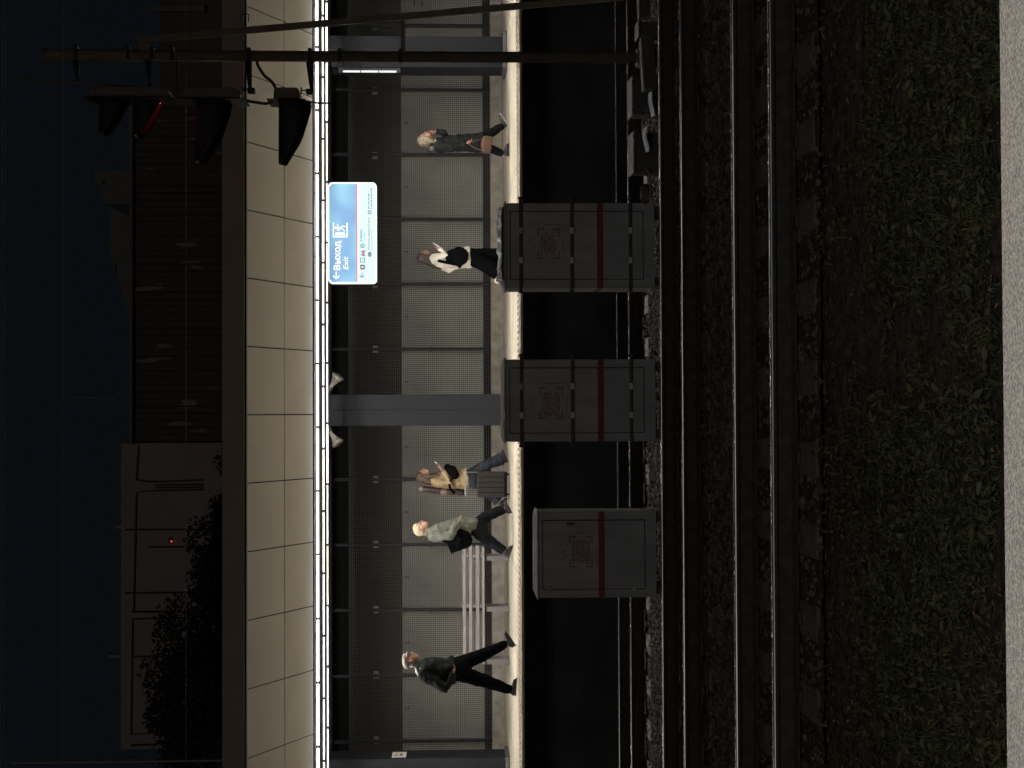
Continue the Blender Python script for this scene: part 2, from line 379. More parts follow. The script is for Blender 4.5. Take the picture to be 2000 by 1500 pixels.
# grass, weeds, dry leaves on the verge
def gdens(x, y):
    g = noise.noise(Vector((x * 1.1, y * 1.3, 5))) + .5 * noise.noise(Vector((x * 3, y * 3, 8)))
    return g + (.35 if y < 9.2 else -.35 if y > 9.55 else .35 - (y - 9.2) * 2) - (.4 if y < 7.25 else 0)
V = []; Fc = []
def blade(x, y, z, h, wd, az, lean, curl):
    k = len(V); d = Vector((math.cos(az), math.sin(az), 0)); s_ = Vector((-d.y, d.x, 0)) * wd
    p = Vector((x, y, z))
    for t, ww in ((0, 1), (.4, .9), (.75, .55)):
        q = p + Vector((0, 0, h * t * (1 - curl * t * .5))) + d * (lean * h * t * (1 + curl * t))
        V.append(tuple(q - s_ * ww)); V.append(tuple(q + s_ * ww))
    V.append(tuple(p + Vector((0, 0, h * (1 - curl * .5))) + d * (lean * h * (1 + curl))))
    Fc.extend([(k, k+1, k+3, k+2), (k+2, k+3, k+5, k+4), (k+4, k+5, k+6)])
cl = 0
while cl < 3200:
    y = rng.uniform(6.9, 10.3); x = rng.uniform(-.285 * y - .2, .285 * y + .3)
    if gdens(x, y) < rng.uniform(-.25, .5): continue
    cl += 1; z = zsoil(y) - .01; hh = rng.uniform(.02, .085)
    for _ in range(int(rng.integers(5, 13))):
        blade(x + rng.normal() * .018, y + rng.normal() * .018, z, hh * rng.uniform(.6, 1.25), rng.uniform(.0018, .0042), rng.uniform(0, 6.28), rng.uniform(.2, 1.6), rng.uniform(0, .9))
me = bpy.data.meshes.new('grass'); me.from_pydata(V, [], Fc); me.update()
tag(link_mesh('grass', me, M['grass']), 'tufts of dark green grass on the earth between near platform and track', 'grass', kind='stuff')
def leafset(n_, size, zmax, dens, y0=6.9, y1=10.5, tilt=.5):
    V = []; Fc = []; c = 0
    while c < n_:
        y = rng.uniform(y0, y1); x = rng.uniform(-.285 * y - .2, .285 * y + .3)
        if dens and gdens(x, y) < rng.uniform(-.3, .4): continue
        c += 1; k = len(V); az = rng.uniform(0, 6.28); L = size * rng.uniform(.5, 1.3); W = L * rng.uniform(.3, .5)
        e = Matrix.Rotation(az, 3, 'Z') @ Matrix.Rotation(rng.normal() * tilt, 3, 'X') @ Matrix.Rotation(rng.normal() * tilt, 3, 'Y')
        p = Vector((x, y, zsoil(y) + .012 + rng.uniform(0, zmax)))
        for q in ((-L, 0, 0), (-.35*L, -W, .1*L), (.45*L, -W*.8, .12*L), (L, 0, -.05*L), (.45*L, W*.8, .12*L), (-.35*L, W, .1*L), (0, 0, 0)):
            V.append(tuple(p + e @ Vector(q)))
        for i in range(6): Fc.append((k+6, k+i, k+(i+1) % 6))
    return V, Fc
V, Fc = leafset(13000, .019, .045, True)
V2, F2 = leafset(2600, .030, .07, True, 6.9, 10.0, .6)
Fc += [tuple(i + len(V) for i in f) for f in F2]; V += V2
V2, F2 = leafset(900, .024, .03, False, 8.8, 10.5, .6)
Fc += [tuple(i + len(V) for i in f) for f in F2]; V += V2
me = bpy.data.meshes.new('weeds'); me.from_pydata(V, [], Fc); me.update()
tag(link_mesh('weeds', me, M['weed']), 'small broad-leaved weeds growing low among the grass', 'weeds', kind='stuff')
V, Fc = leafset(1300, .020, .01, False, 6.9, 12.8, .35)
V2, F2 = leafset(110, .036, .02, False, 7.0, 12.6, .35)
Fc += [tuple(i + len(V) for i in f) for f in F2]; V += V2
me = bpy.data.meshes.new('fallen_leaves'); me.from_pydata(V, [], Fc); me.update()
tag(link_mesh('fallen_leaves', me, M['litter']), 'dry brown fallen leaves scattered over earth and ballast', 'leaves', kind='stuff')

# near platform (camera side)
mb = MB(); mb.box((-40, -8, .97), (40, 2.70, Z_PLAT))
o = tag(mb.build('near_platform', M['conc_near'], bevel=.012), kind='structure')
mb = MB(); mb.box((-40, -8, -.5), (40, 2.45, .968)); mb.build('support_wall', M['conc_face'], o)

# ================================================================== TRACKS
def rail_profile(yc):
    return [(yc-.075,-.180),(yc+.075,-.180),(yc+.075,-.168),(yc+.012,-.150),(yc+.009,-.055),(yc+.034,-.040),(yc+.0365,-.012),(yc+.031,-.003),
            (yc-.031,-.003),(yc-.0365,-.012),(yc-.034,-.040),(yc-.009,-.055),(yc-.012,-.150),(yc-.075,-.168)]
def head_profile(yc):
    pts = []
    for k_ in range(0, 9):
        a = math.pi * (1 - k_/8)
        c = math.cos(a); s_ = math.sin(a)
        pts.append((yc + .0375 * (abs(c) ** .6) * (1 if c > 0 else -1), -.014 + .014 * abs(s_) ** .7))
    return pts + [(yc + .030, -.0155), (yc - .030, -.0155)]
SP = .545
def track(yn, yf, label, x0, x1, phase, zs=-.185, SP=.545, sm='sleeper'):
    t = empty('railway_track', ((x0+x1)/2, (yn+yf)/2, -.2), label, 'track', None)
    for yc in (yn, yf):
        r_ = MB().prismx(rail_profile(yc), -60, 60).build('rail', M['rust'], t)
        MB().prismx(head_profile(yc), -60, 60).build('rail_head', M['railtop'], r_)
    ym = (yn + yf) / 2; x = x0 + phase
    first = None
    while x < x1:
        if first is None:
            mb = MB(); w_ = .125
            # pre-stressed concrete sleeper: sloping shoulders, lower waist in the middle
            sec = [(-1.35, -.085), (-1.30, -.01), (-.45, .0), (-.25, -.035), (.25, -.035), (.45, .0), (1.30, -.01), (1.35, -.085), (1.35, -.17), (-1.35, -.17)]
            mb.prismx([(ym + a, zs + b_) for a, b_ in sec], x - w_, x + w_)
            so_ = mb.build('sleeper', M[sm], t, bevel=.02)
            fo = [MB().prism([(x - .06, zs + .001), (x + .06, zs + .001), (x + .05, zs + .016), (x + .03, zs + .022), (x - .03, zs + .022), (x - .05, zs + .016)], yc - .13, yc + .13).build('tie_plate', M['rust'], so_) for yc in (yn, yf)]
            first = (so_, fo, x)
        else:
            c = first[0].copy(); COL.objects.link(c); c.parent = t; c.location = (x - first[2], 0, 0)
            for q in first[1]:
                c2 = q.copy(); COL.objects.link(c2); c2.parent = c
        x += SP
    return t
track(10.97, 12.46, 'nearest railway track, beside the grassy verge', -4.4, 4.4, .12, SP=.565)
track(15.34, 16.93, 'middle railway track, in front of the three grey cabinets', -5.6, 5.9, .3)
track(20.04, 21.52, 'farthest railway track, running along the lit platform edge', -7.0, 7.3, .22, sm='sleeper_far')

# ================================================================== FAR PLATFORM
mb = MB(); mb.box((-60, 22.7, .99), (60, 31.6, Z_PLAT))
plat = tag(mb.build('platform', M['conc_plat'], bevel=.01), kind='structure')
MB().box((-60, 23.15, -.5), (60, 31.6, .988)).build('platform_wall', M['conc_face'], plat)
MB().box((-60, 22.690, .985), (60, 22.6985, 1.262)).build('edge_face_shade', M['face_shade'], plat)  # thin dark sheet: shade painted over the slab's front face
e = MB().box((-60, 22.697, 1.294), (60, 22.80, 1.298)); e.build('edge_strip', M['tactile'], plat)
MB().box((-60, 22.90, 1.293), (60, 22.93, 1.2955)).build('edge_joint', M['conc_edge'], plat)
MB().box((-60, 23.18, 1.293), (60, 23.98, 1.2965)).build('tactile_base', M['tactile'], plat)
mb = MB(); x = -12.0
while x < 12:
    mb.box((x, 23.33, 1.2975), (x + .040, 23.80, 1.303)); x += .0945
mb.build('tactile_ribs', M['tact_rib'], plat)
mb = MB()
for yy in (29.3,): mb.box((-60, yy, 1.2925), (60, yy + .03, 1.2945))
mb.build('drain_slot', M['conc_edge'], plat)
mb = MB()
for k_ in range(-8, 9): mb.box((k_ * 3.2 + .7, 24.1, 1.2925), (k_ * 3.2 + .712, 31, 1.2940))
mb.build('expansion_joint', M['conc_edge'], plat)

# ================================================================== SCREEN WALL
YW = 31.0; PITCH = 1.312; XW0 = (808 - 1443) / 3000 * YW      # first post
wall = empty('screen_wall', (0, YW, Z_PLAT), 'long screen wall of wire mesh over grey sheets at the back of the lit platform', 'wall')
MB().box((-14, YW - .05, Z_PLAT), (14, YW + .35, 1.545)).build('plinth', M['plinth'], wall, bevel=.012)
nb = 15
first = None
for i in range(-2, 14):
    x = XW0 + i * PITCH
    if first is None:
        p_ = MB().box((x - .028, YW - .02, 1.546), (x + .028, YW + .10, 4.95)).build('post', M['mullion'], wall, bevel=.004)
        c_ = MB()
        for zz in (1.60, 2.76, 3.30):
            c_.box((x - .055, YW - .028, zz - .012), (x - .029, YW + .0, zz + .012)); c_.box((x + .029, YW - .028, zz - .012), (x + .055, YW + .0, zz + .012))
        cc = c_.build('bracket', M['clip'], p_)
        # mesh bay
        g = MB(); xa, xb = x + .03, x + PITCH - .03; nx = 31; nz = 68
        for k_ in range(nx + 1):
            xx = xa + (xb - xa) * k_ / nx; g.box((xx - .0042, YW, 1.56), (xx + .0042, YW + .006, 4.39))
        for k_ in range(nz + 1):
            zz = 1.56 + 2.83 * k_ / nz; g.box((xa, YW + .0065, zz - .0042), (xb, YW + .0125, zz + .0042))
        gm = g.build('mesh_panel', M['wire'], wall)
        bk = MB().box((x + .012, YW + .11, 1.70), (x + PITCH - .012, YW + .118, 3.345)).build('backing_sheet', M['backing'], wall)
        xm = x + PITCH / 2; kc = MB().box((xm - .02, YW + .02, 3.26), (xm + .02, YW + .109, 3.285)); kc.box((xm - .02, YW + .02, 3.215), (xm + .02, YW + .109, 3.24))
        kc.build('clip', M['clip'], bk)
        tr_ = MB().box((x + .03, YW + .0, 4.393), (x + PITCH - .03, YW + .03, 4.42)).build('top_rail', M['mullion'], wall)
        pl = MB().box((x - .07, YW + .13, 3.83), (x + .07, YW + .14, 3.93)).build('fixing_plate', M['clasp'], wall)
        first = (x, [p_, gm, bk, tr_, pl])
    else:
        for q in first[1]:
            if i == 13 and q is not first[1][0]: continue
            c = q.copy(); COL.objects.link(c); c.parent = wall; c.location = (x - first[0], 0, 0)
            for ch in q.children:
                c2 = ch.copy(); COL.objects.link(c2); c2.parent = c

# ================================================================== CANOPY
YN, ZN, YFp, ZFp = 22.56, 5.30, 24.22, 4.50
can = empty('platform_canopy', (0, 26, Z_PLAT + 3.5), 'flat platform roof with brown fascia and beige sloping soffit panels', 'canopy')
MB().box((-16, 22.50, 5.34), (16, 22.58, 5.66)).build('fascia', M['fascia'], can, bevel=.006)
MB().box((-16, 22.585, 5.64), (16, 33.0, 5.655)).build('roof_deck', M['roof'], can)
MB().box((-16, 22.505, 5.297), (16, 22.54, 5.309)).build('edge_trim', M['trim'], can)
MB().prismx([(22.56, 5.37), (24.26, 4.56), (24.26, 4.66), (22.56, 5.47)], -16, 16).build('soffit_backing', M['black'], can)
d_ = Vector((0, YFp - YN, ZFp - ZN)); L = d_.length; d_.normalize(); nrm = Vector((0, -d_.z, d_.y))
rot = Matrix((Vector((1, 0, 0)), d_, nrm)).transposed()
first = None
for i in range(-9, 9):
    for j in range(2):
        la, lb = (0, L * .545) if j == 0 else (L * .545 + .012, L)
        if i == -9:
            c = Vector((i + .5, YN, ZN)) + d_ * ((la + lb) / 2) + nrm * .012
            q = MB().obox(c, (1 - .016, lb - la - .006, .02), rot).build('soffit_panel', M['soffit'], can, bevel=.003)
            first = (first or []) + [q]
        else:
            c = first[j].copy(); COL.objects.link(c); c.parent = can; c.location = (i + 9, 0, 0)
MB().prismx([(24.26, 4.485), (29.0, 4.62), (29.0, 4.66), (24.26, 4.53)], -16, 16).build('ceiling', M['ceil'], can)
MB().box((-16, 29.0, 4.60), (16, 29.12, 5.635)).build('rear_beam', M['black'], can)
MB().box((-16, 32.6, -.3), (16, 32.7, 5.635)).build('added_dark_backdrop', M['black'], can)  # added black sheet so that only darkness shows through the mesh
mb = MB()
for x in np.arange(-15.5, 16, 1.0):
    mb.box((x - .008, 24.30, 4.468), (x + .008, 24.9, 4.480))
mb.build('ceiling_joint', M['black'], can)

# linear lamps: three rows of one-metre segments
rows = [(24.27, 4.452, .055, .040, 1.0, .30, 'bright linear lamp segment in the front row, right under the beige soffit', 'front row of linear lamps under the canopy'),
        (24.83, 4.402, .030, .027, 1.0, -.05, 'slim linear lamp segment in the middle row under the canopy', 'middle row of linear lamps under the canopy'),
        (25.48, 4.394, .028, .026, 1.0, .35, 'slim linear lamp segment in the rear row under the canopy', 'rear row of linear lamps under the canopy')]
for (yy, zz, ww, hh, pl_, ph, lab, grp) in rows:
    first = None
    for i in range(-8, 9):
        x = i + ph
        if yy == 25.48 and x < -7.6: continue
        if first is None:
            t = empty('linear_lamp', (x, yy, zz), lab, 'ceiling lamp', grp)
            a_, b_ = yy - ww/2, yy + ww/2
            dif = MB().prismx([(a_, zz), (a_, zz - hh), (a_ + .003, zz - hh), (a_ + .003, zz - .003), (b_, zz - .003), (b_, zz)], x - .480, x + .480).build('diffuser', M['lamp'], t)
            MB().box((x - .478, a_ + .004, zz - hh + .009), (x + .478, b_ - .002, zz - .006)).build('lens', M['lens'], t)
            for sg in (-1, 1): MB().box((x + sg*.4805, a_, zz - hh), (x + sg*.4835, b_, zz)).build('end_cap', M['black'], dif)
            MB().box((x - .480, a_ + .004, zz + .002), (x + .480, b_ - .004, zz + .012)).build('housing', M['black'], t)
            first = (t, x)
        else:
            c = copy_tree(first[0]); c.location = (x, yy, zz)
            if ww < .04 and random.random() < .6:
                q = [k for k in c.children if k.name.startswith('diffuser')][0]
                q.material_slots[0].link = 'OBJECT'; q.material_slots[0].material = M[random.choice(('lamp_warm', 'lamp_pink', 'lamp_cool'))]

# columns
def column(xc, label):
    t = empty('canopy_column', (xc, 28.75, Z_PLAT), label, 'column', 'columns carrying the platform canopy')
    mb = MB(); mb.box((xc - .29, 28.40, 1.37), (xc - .006, 29.12, 4.72)); mb.box((xc + .006, 28.40, 1.37), (xc + .29, 29.12, 4.72))
    sh = mb.build('shaft', M['column'], t, bevel=.006)
    MB().box((xc - .005, 28.412, 1.372), (xc + .005, 29.10, 4.71)).build('seam', M['groove'], sh)
    MB().box((xc - .335, 28.18, 1.2955), (xc + .335, 29.2, 1.368)).build('base_plate', M['colbase'], t, bevel=.01)
    mb = MB()
    for sx in (-1, 1):
        for yy in (28.25,): mb.tube([(xc + sx*.29, yy, 1.368), (xc + sx*.29, yy, 1.395)], .018, 6)
    mb.build('anchor_bolt', M['bar'], t)
    return t
column(6.72, 'slate steel canopy column behind the signal mast')
column(.075, 'slate steel canopy column between the two horn loudspeakers, behind a cabinet')
column(-6.62, 'slate steel canopy column with a small white plate on its side, at the picture edge')
# beam stubs above the centre column
# white plate on the column's side face
xs_ = -6.62 + .291
t = empty('column_plate', (xs_, 28.72, 3.24), 'small white notice plate on the side of the slate column', 'sign')
MB().box((xs_, 28.50, 3.20), (xs_ + .006, 28.94, 3.46)).build('plate', M['plate'], t)
mk = MB().box((xs_ + .0065, 28.62, 3.27), (xs_ + .008, 28.80, 3.31)); mk.build('mark', M['ink'], t)
mk = MB().box((xs_ + .0065, 28.60, 3.36), (xs_ + .008, 28.66, 3.43)); mk.box((xs_ + .0065, 28.68, 3.37), (xs_ + .008, 28.85, 3.385)); mk.build('mark', M['ink_r'], t)
# vertical light box on the column behind the mast
xs_ = 6.72 - .291
t = empty('column_light_box', (xs_, 28.5, 3.9), 'narrow vertical light box fixed to the column side behind the signal mast', 'light box')
MB().box((xs_ - .10, 28.42, 3.26), (xs_ - .001, 28.60, 4.42)).build('frame', M['hood'], t, bevel=.01)
for k_ in range(3):
    z0 = 3.34 + k_ * .335
    MB().box((xs_ - .098, 28.414, z0), (xs_ - .062, 28.4195, z0 + .315)).build('lit_window', M['sign_frame'], t)

# horn loudspeakers
def horn(p_neck, p_mouth, label):
    a = Vector(p_neck); b_ = Vector(p_mouth); ax = (b_ - a)
    t = empty('horn_loudspeaker', tuple(a), label, 'loudspeaker', 'horn loudspeakers on the centre column')
    pts = [a + ax * k_ for k_ in (0, .2, .45, .7, .88, 1.0)]
    rr = [.03, .034, .05, .072, .096, .118]
    h = MB().tube(pts + [pts[-1] + ax * .001, pts[4]], rr + [.108, .088], 18, cap=True)
    h.build('horn', M['horn'], t, True)
    MB().tube([a - ax * .35, a + ax * .02], .055, 14).build('driver', M['clip'], t, True)
    br = MB().tube([a - ax * .1, a - ax * .1 + Vector((0, .1, .10)), Vector((a.x, 28.5, 4.62))], .014, 8)
    br.build('bracket', M['clip'], t)
horn(P(645, 757, 28.1), P(660, 735, 28.0), 'small horn loudspeaker on the exit-sign side of the centre column')
horn(P(644, 843, 28.1), P(660, 866, 28.0), 'small horn loudspeaker on the bench side of the centre column')

# ================================================================== EXIT SIGN
SX, SY, SZ = 3.055, 25.9, 3.99; SW, SH = 1.71, .815
sign = empty('exit_sign', (SX, SY, SZ), 'backlit blue and white exit sign hanging under the canopy', 'sign')
def rrect(cx, cz, w_, h_, r_, n_=6):
    pts = []
    for (sx, sz, a0) in ((1, 1, 0), (-1, 1, 90), (-1, -1, 180), (1, -1, 270)):
        for k_ in range(n_ + 1):
            a = R(a0 + 90 * k_ / n_); pts.append((cx + sx * (w_/2 - r_) + r_ * math.cos(a), cz + sz * (h_/2 - r_) + r_ * math.sin(a)))
    return pts
MB().prism(rrect(SX, SZ, SW, SH, .07), SY, SY + .11).build('case', M['sign_frame'], sign)
zr = SZ + SH/2 - (697 - 642) / 94 * SH         # red line height
bt = SZ + SH/2 - .022; xL, xR = SX - SW/2 + .028, SX + SW/2 - .028
poly = [(xR, zr + .01), (xR, bt - .05), (xR - .05, bt), (xL + .05, bt), (xL, bt - .05), (xL, zr + .01)]
MB().prism(poly, SY - .004, SY - .001).build('blue_field', M['sign_blue'], sign)
MB().box((xL, SY - .004, zr - .013), (xR, SY - .001, zr + .0095)).build('red_line', M['sign_red'], sign)
bb = SZ - SH/2 + .022
MB().prism([(xL, zr - .014), (xL, bb + .04), (xL + .04, bb), (xR - .04, bb), (xR, bb + .04), (xR, zr - .014)], SY - .004, SY - .001).build('white_field', M['sign_white'], sign)
for sx in (-.6, .6):
    MB().tube([(SX + sx, SY + .05, SZ + SH/2), (SX + sx, SY + .05, 4.52)], .012, 8).build('hanger', M['bar'], sign)
def sx_(py): return (808.0 - py) / 3000 * SY + .0
def sz_(px): return SZ + SH/2 - (px - 642.0) / 94 * SH
def text(s_, py_left, px_base, size_px, m, name='lettering', bold=.0, shear=0.0, width=None):
    cu = bpy.data.curves.new('txt', 'FONT'); cu.body = s_; cu.size = size_px / 3000 * SY / .73
    cu.offset = bold; cu.shear = shear; cu.resolution_u = 3
    o = bpy.data.objects.new('txt', cu); COL.objects.link(o)
    dg = bpy.context.evaluated_depsgraph_get(); me = bpy.data.meshes.new_from_object(o.evaluated_get(dg)); bpy.data.objects.remove(o)
    co = np.array([v.co[:] for v in me.vertices]) if len(me.vertices) else np.zeros((1, 3))
    k_ = 1.0
    if width: k_ = (width / 3000 * SY) / max(1e-4, co[:, 0].max() - co[:, 0].min())
    me.transform(Matrix.Scale(k_, 4, (1, 0, 0)))
    me.transform(Matrix.Rotation(R(90), 4, 'X')); me.transform(Matrix.Translation((sx_(py_left), SY - .0052, sz_(px_base))))
    me.materials.clear()
    return link_mesh(name, me, m, sign)
WH = M['sign_frame']
def arrow(py_c, px_c, s_px, m):
    s_ = s_px / 3000 * SY; cx, cz = sx_(py_c), sz_(px_c); w_ = s_ * .17
    mb = MB().box((cx - .45*s_, SY - .0052, cz - w_/2), (cx + .5*s_, SY - .0045, cz + w_/2))
    for sg in (-1, 1):
        a = Vector((cx - .5*s_, 0, cz)); b_ = Vector((cx - .05*s_, 0, cz + sg * .45*s_)); t_ = (b_ - a).normalized(); q = Vector((-t_.z, 0, t_.x)) * w_/2
        mb.prism([(p.x, p.z) for p in (a - q, b_ - q, b_ + q, a + q)], SY - .0058 - .0003*sg, SY - .0053)
    mb.build('arrow', m, sign)
arrow(537, 657.5, 14, WH)
text('Выход', 528, 665, 12, WH, bold=.004, width=57)
text('Exit', 527, 680.5, 10, WH, bold=.0012, shear=.22, width=26)
# exit pictogram: door frame, door leaf and striding figure
cx0, cx1 = sx_(463), sx_(434); cz0, cz1 = sz_(680), sz_(651)
t_ = .022; mb = MB()
mb.box((cx0, SY-.0052, cz1 - t_), (cx1, SY-.0045, cz1)); mb.box((cx0, SY-.0052, cz0), (cx1, SY-.0045, cz0 + t_)); mb.box((cx0, SY-.0052, cz0 + t_), (cx0 + t_, SY-.0045, cz1 - t_))
mb.build('door_pictogram', WH, sign)
MB().prism([(cx0+.035, cz0+.035), (cx0+.085, cz0+.055), (cx0+.085, cz1-.055), (cx0+.035, cz1-.035)], SY-.0052, SY-.0045).build('door_leaf_pictogram', WH, sign)
mb = MB(); fx = (cx0 + cx1)/2 + .035; fz = (cz0 + cz1)/2
mb.prism(rrect(fx + .005, fz + .088, .036, .036, .017), SY-.0052, SY-.0045)
def stroke(pts, w_, yo=0):
    for a, b_ in zip(pts[:-1], pts[1:]):
        a = Vector((a[0], 0, a[1])); b_ = Vector((b_[0], 0, b_[1])); t2 = (b_-a).normalized(); q = Vector((-t2.z, 0, t2.x)) * w_/2; a = a - t2*w_*.3; b_ = b_ + t2*w_*.3
        yo += .00021
        mb.prism([(p.x, p.z) for p in (a-q, b_-q, b_+q, a+q)], SY-.0062-yo, SY-.0054-yo)
stroke([(fx, fz + .06), (fx - .004, fz + .0)], .034)
stroke([(fx - .004, fz + .0), (fx + .03, fz - .04), (fx + .022, fz - .088)], .018, .001)
stroke([(fx - .004, fz + .0), (fx - .02, fz - .045), (fx - .055, fz - .07)], .018, .002)
stroke([(fx, fz + .058), (fx + .04, fz + .035), (fx + .058, fz + .048)], .013, .003)
stroke([(fx, fz + .058), (fx - .038, fz + .045), (fx - .045, fz + .01)], .013, .004)
mb.build('walking_figure_pictogram', WH, sign)
# lower lines
arrow(536.5, 707.5, 10, M['sign_ink'])
def sq(py_, px_, s_px, m, name='icon', hole=None):
    s_ = s_px/3000*SY; MB().prism(rrect(sx_(py_), sz_(px_), s_, s_, s_*.15), SY-.0052, SY-.0045).build(name, m, sign)
    if hole: MB().box((sx_(py_) - s_*hole[0]/2, SY-.006, sz_(px_) - s_*hole[1]/2), (sx_(py_) + s_*hole[0]/2, SY-.0055, sz_(px_) + s_*hole[1]/2)).build(name, M['sign_white'], sign)
sq(521, 708.5, 9.5, M['sign_dark'], hole=(.22, .6)); sq(507.5, 708.5, 10, M['sign_ink'], hole=(.72, .66))
mb = MB(); s_ = 10/3000*SY; x0, z0 = sx_(507.5), sz_(708.5)
for k_ in (-.18, 0, .18): mb.box((x0 + k_*s_ - .003, SY-.0068, z0 - .25*s_), (x0 + k_*s_ + .003, SY-.0063, z0 + .12*s_))
mb.build('icon', M['sign_ink'], sign)
mb = MB(); w_ = 14/3000*SY; h_ = 9.5/3000*SY; x0 = sx_(501); z0 = sz_(713.5)
mb.prism([(x0, z0), (x0+.06*w_, z0+.12*h_), (x0+.26*w_, z0+h_), (x0+.5*w_, z0+.42*h_), (x0+.74*w_, z0+h_), (x0+.94*w_, z0+.12*h_), (x0+w_, z0),
          (x0+.66*w_, z0), (x0+.72*w_, z0+.3*h_), (x0+.5*w_, z0-.02*h_), (x0+.28*w_, z0+.3*h_), (x0+.34*w_, z0)], SY-.0052, SY-.0045)
mb.build('metro_emblem', M['sign_m'], sign)
MB().prism(rrect(sx_(479.5), sz_(708.5), .083, .083, .0405, 8), SY-.0052, SY-.0045).build('line_badge', M['sign_green'], sign)
text('2', 481.5, 711.3, 6, M['sign_white']).location.y -= .001
text('Ховрино', 471.5, 708, 5, M['sign_ink'], bold=.0012, width=25)
text('Khovrino', 471.5, 713.8, 3.6, M['sign_ink'], width=18)
MB().ellip((sx_(496), SY-.005, sz_(722.5)), (.045, .0015, .032)).build('icon', M['sign_ink'], sign)
text('Автовокзал Северные Ворота', 488, 722.2, 3.4, M['sign_ink'], bold=.0008, width=64)
text('Severnye Vorota Bus Terminal', 488, 727, 2.6, M['sign_ink'], width=40)
sq(414, 722.5, 7, M['sign_ink'], hole=(.5, .5))
mb = MB()
for (row, x0, x1) in ((720.5, 408, 376), (725.5, 408, 366)):
    xx = x0
    while xx > x1:
        w_ = random.uniform(3, 8); mb.box((sx_(xx), SY-.0052, sz_(row) - .010), (sx_(max(xx - w_, x1)), SY-.0045, sz_(row) + .006)); xx -= w_ + 1.6
mb.build('small_print', M['sign_ink'], sign)

# ================================================================== BENCH
bx0, bx1 = (808 - 1292) / 3000 * 28.3, (808 - 1067) / 3000 * 28.3
bench = empty('bench', ((bx0 + bx1)/2, 28.5, Z_PLAT), 'slatted grey-brown bench on steel legs against the screen wall', 'bench')
def slat(z0, z1, y0, y1, xo=0): MB().box((bx0 - .0, y0, z0), (bx1 + xo, y1, z1)).build('slat', M['slat'], bench, bevel=.008)
for k_, (zc) in enumerate((2.112, 1.995, 1.865)):
    slat(zc - .032, zc + .032, 28.62 - k_*.03, 28.655 - k_*.03)
for k_ in range(4): slat(1.745, 1.782, 28.10 + k_ * .115, 28.10 + k_ * .115 + .095)
for py in (1088, 1186, 1288):
    x = (808 - py) / 3000 * 28.3
    mb = MB(); mb.box((x - .045, 28.12, 1.296), (x + .045, 28.18, 1.742)); mb.box((x - .045, 28.12, 1.70), (x + .045, 28.56, 1.742)); mb.box((x - .045, 28.50, 1.296), (x + .045, 28.56, 1.70))
    mb.obox((x, 28.62, 1.94), (.06, .03, .46), Matrix.Rotation(R(-10), 3, 'X'))
    mb.box((x - .06, 28.05, 1.2935), (x + .06, 28.62, 1.302))
    mb.build('leg', M['benchleg'], bench, bevel=.006)

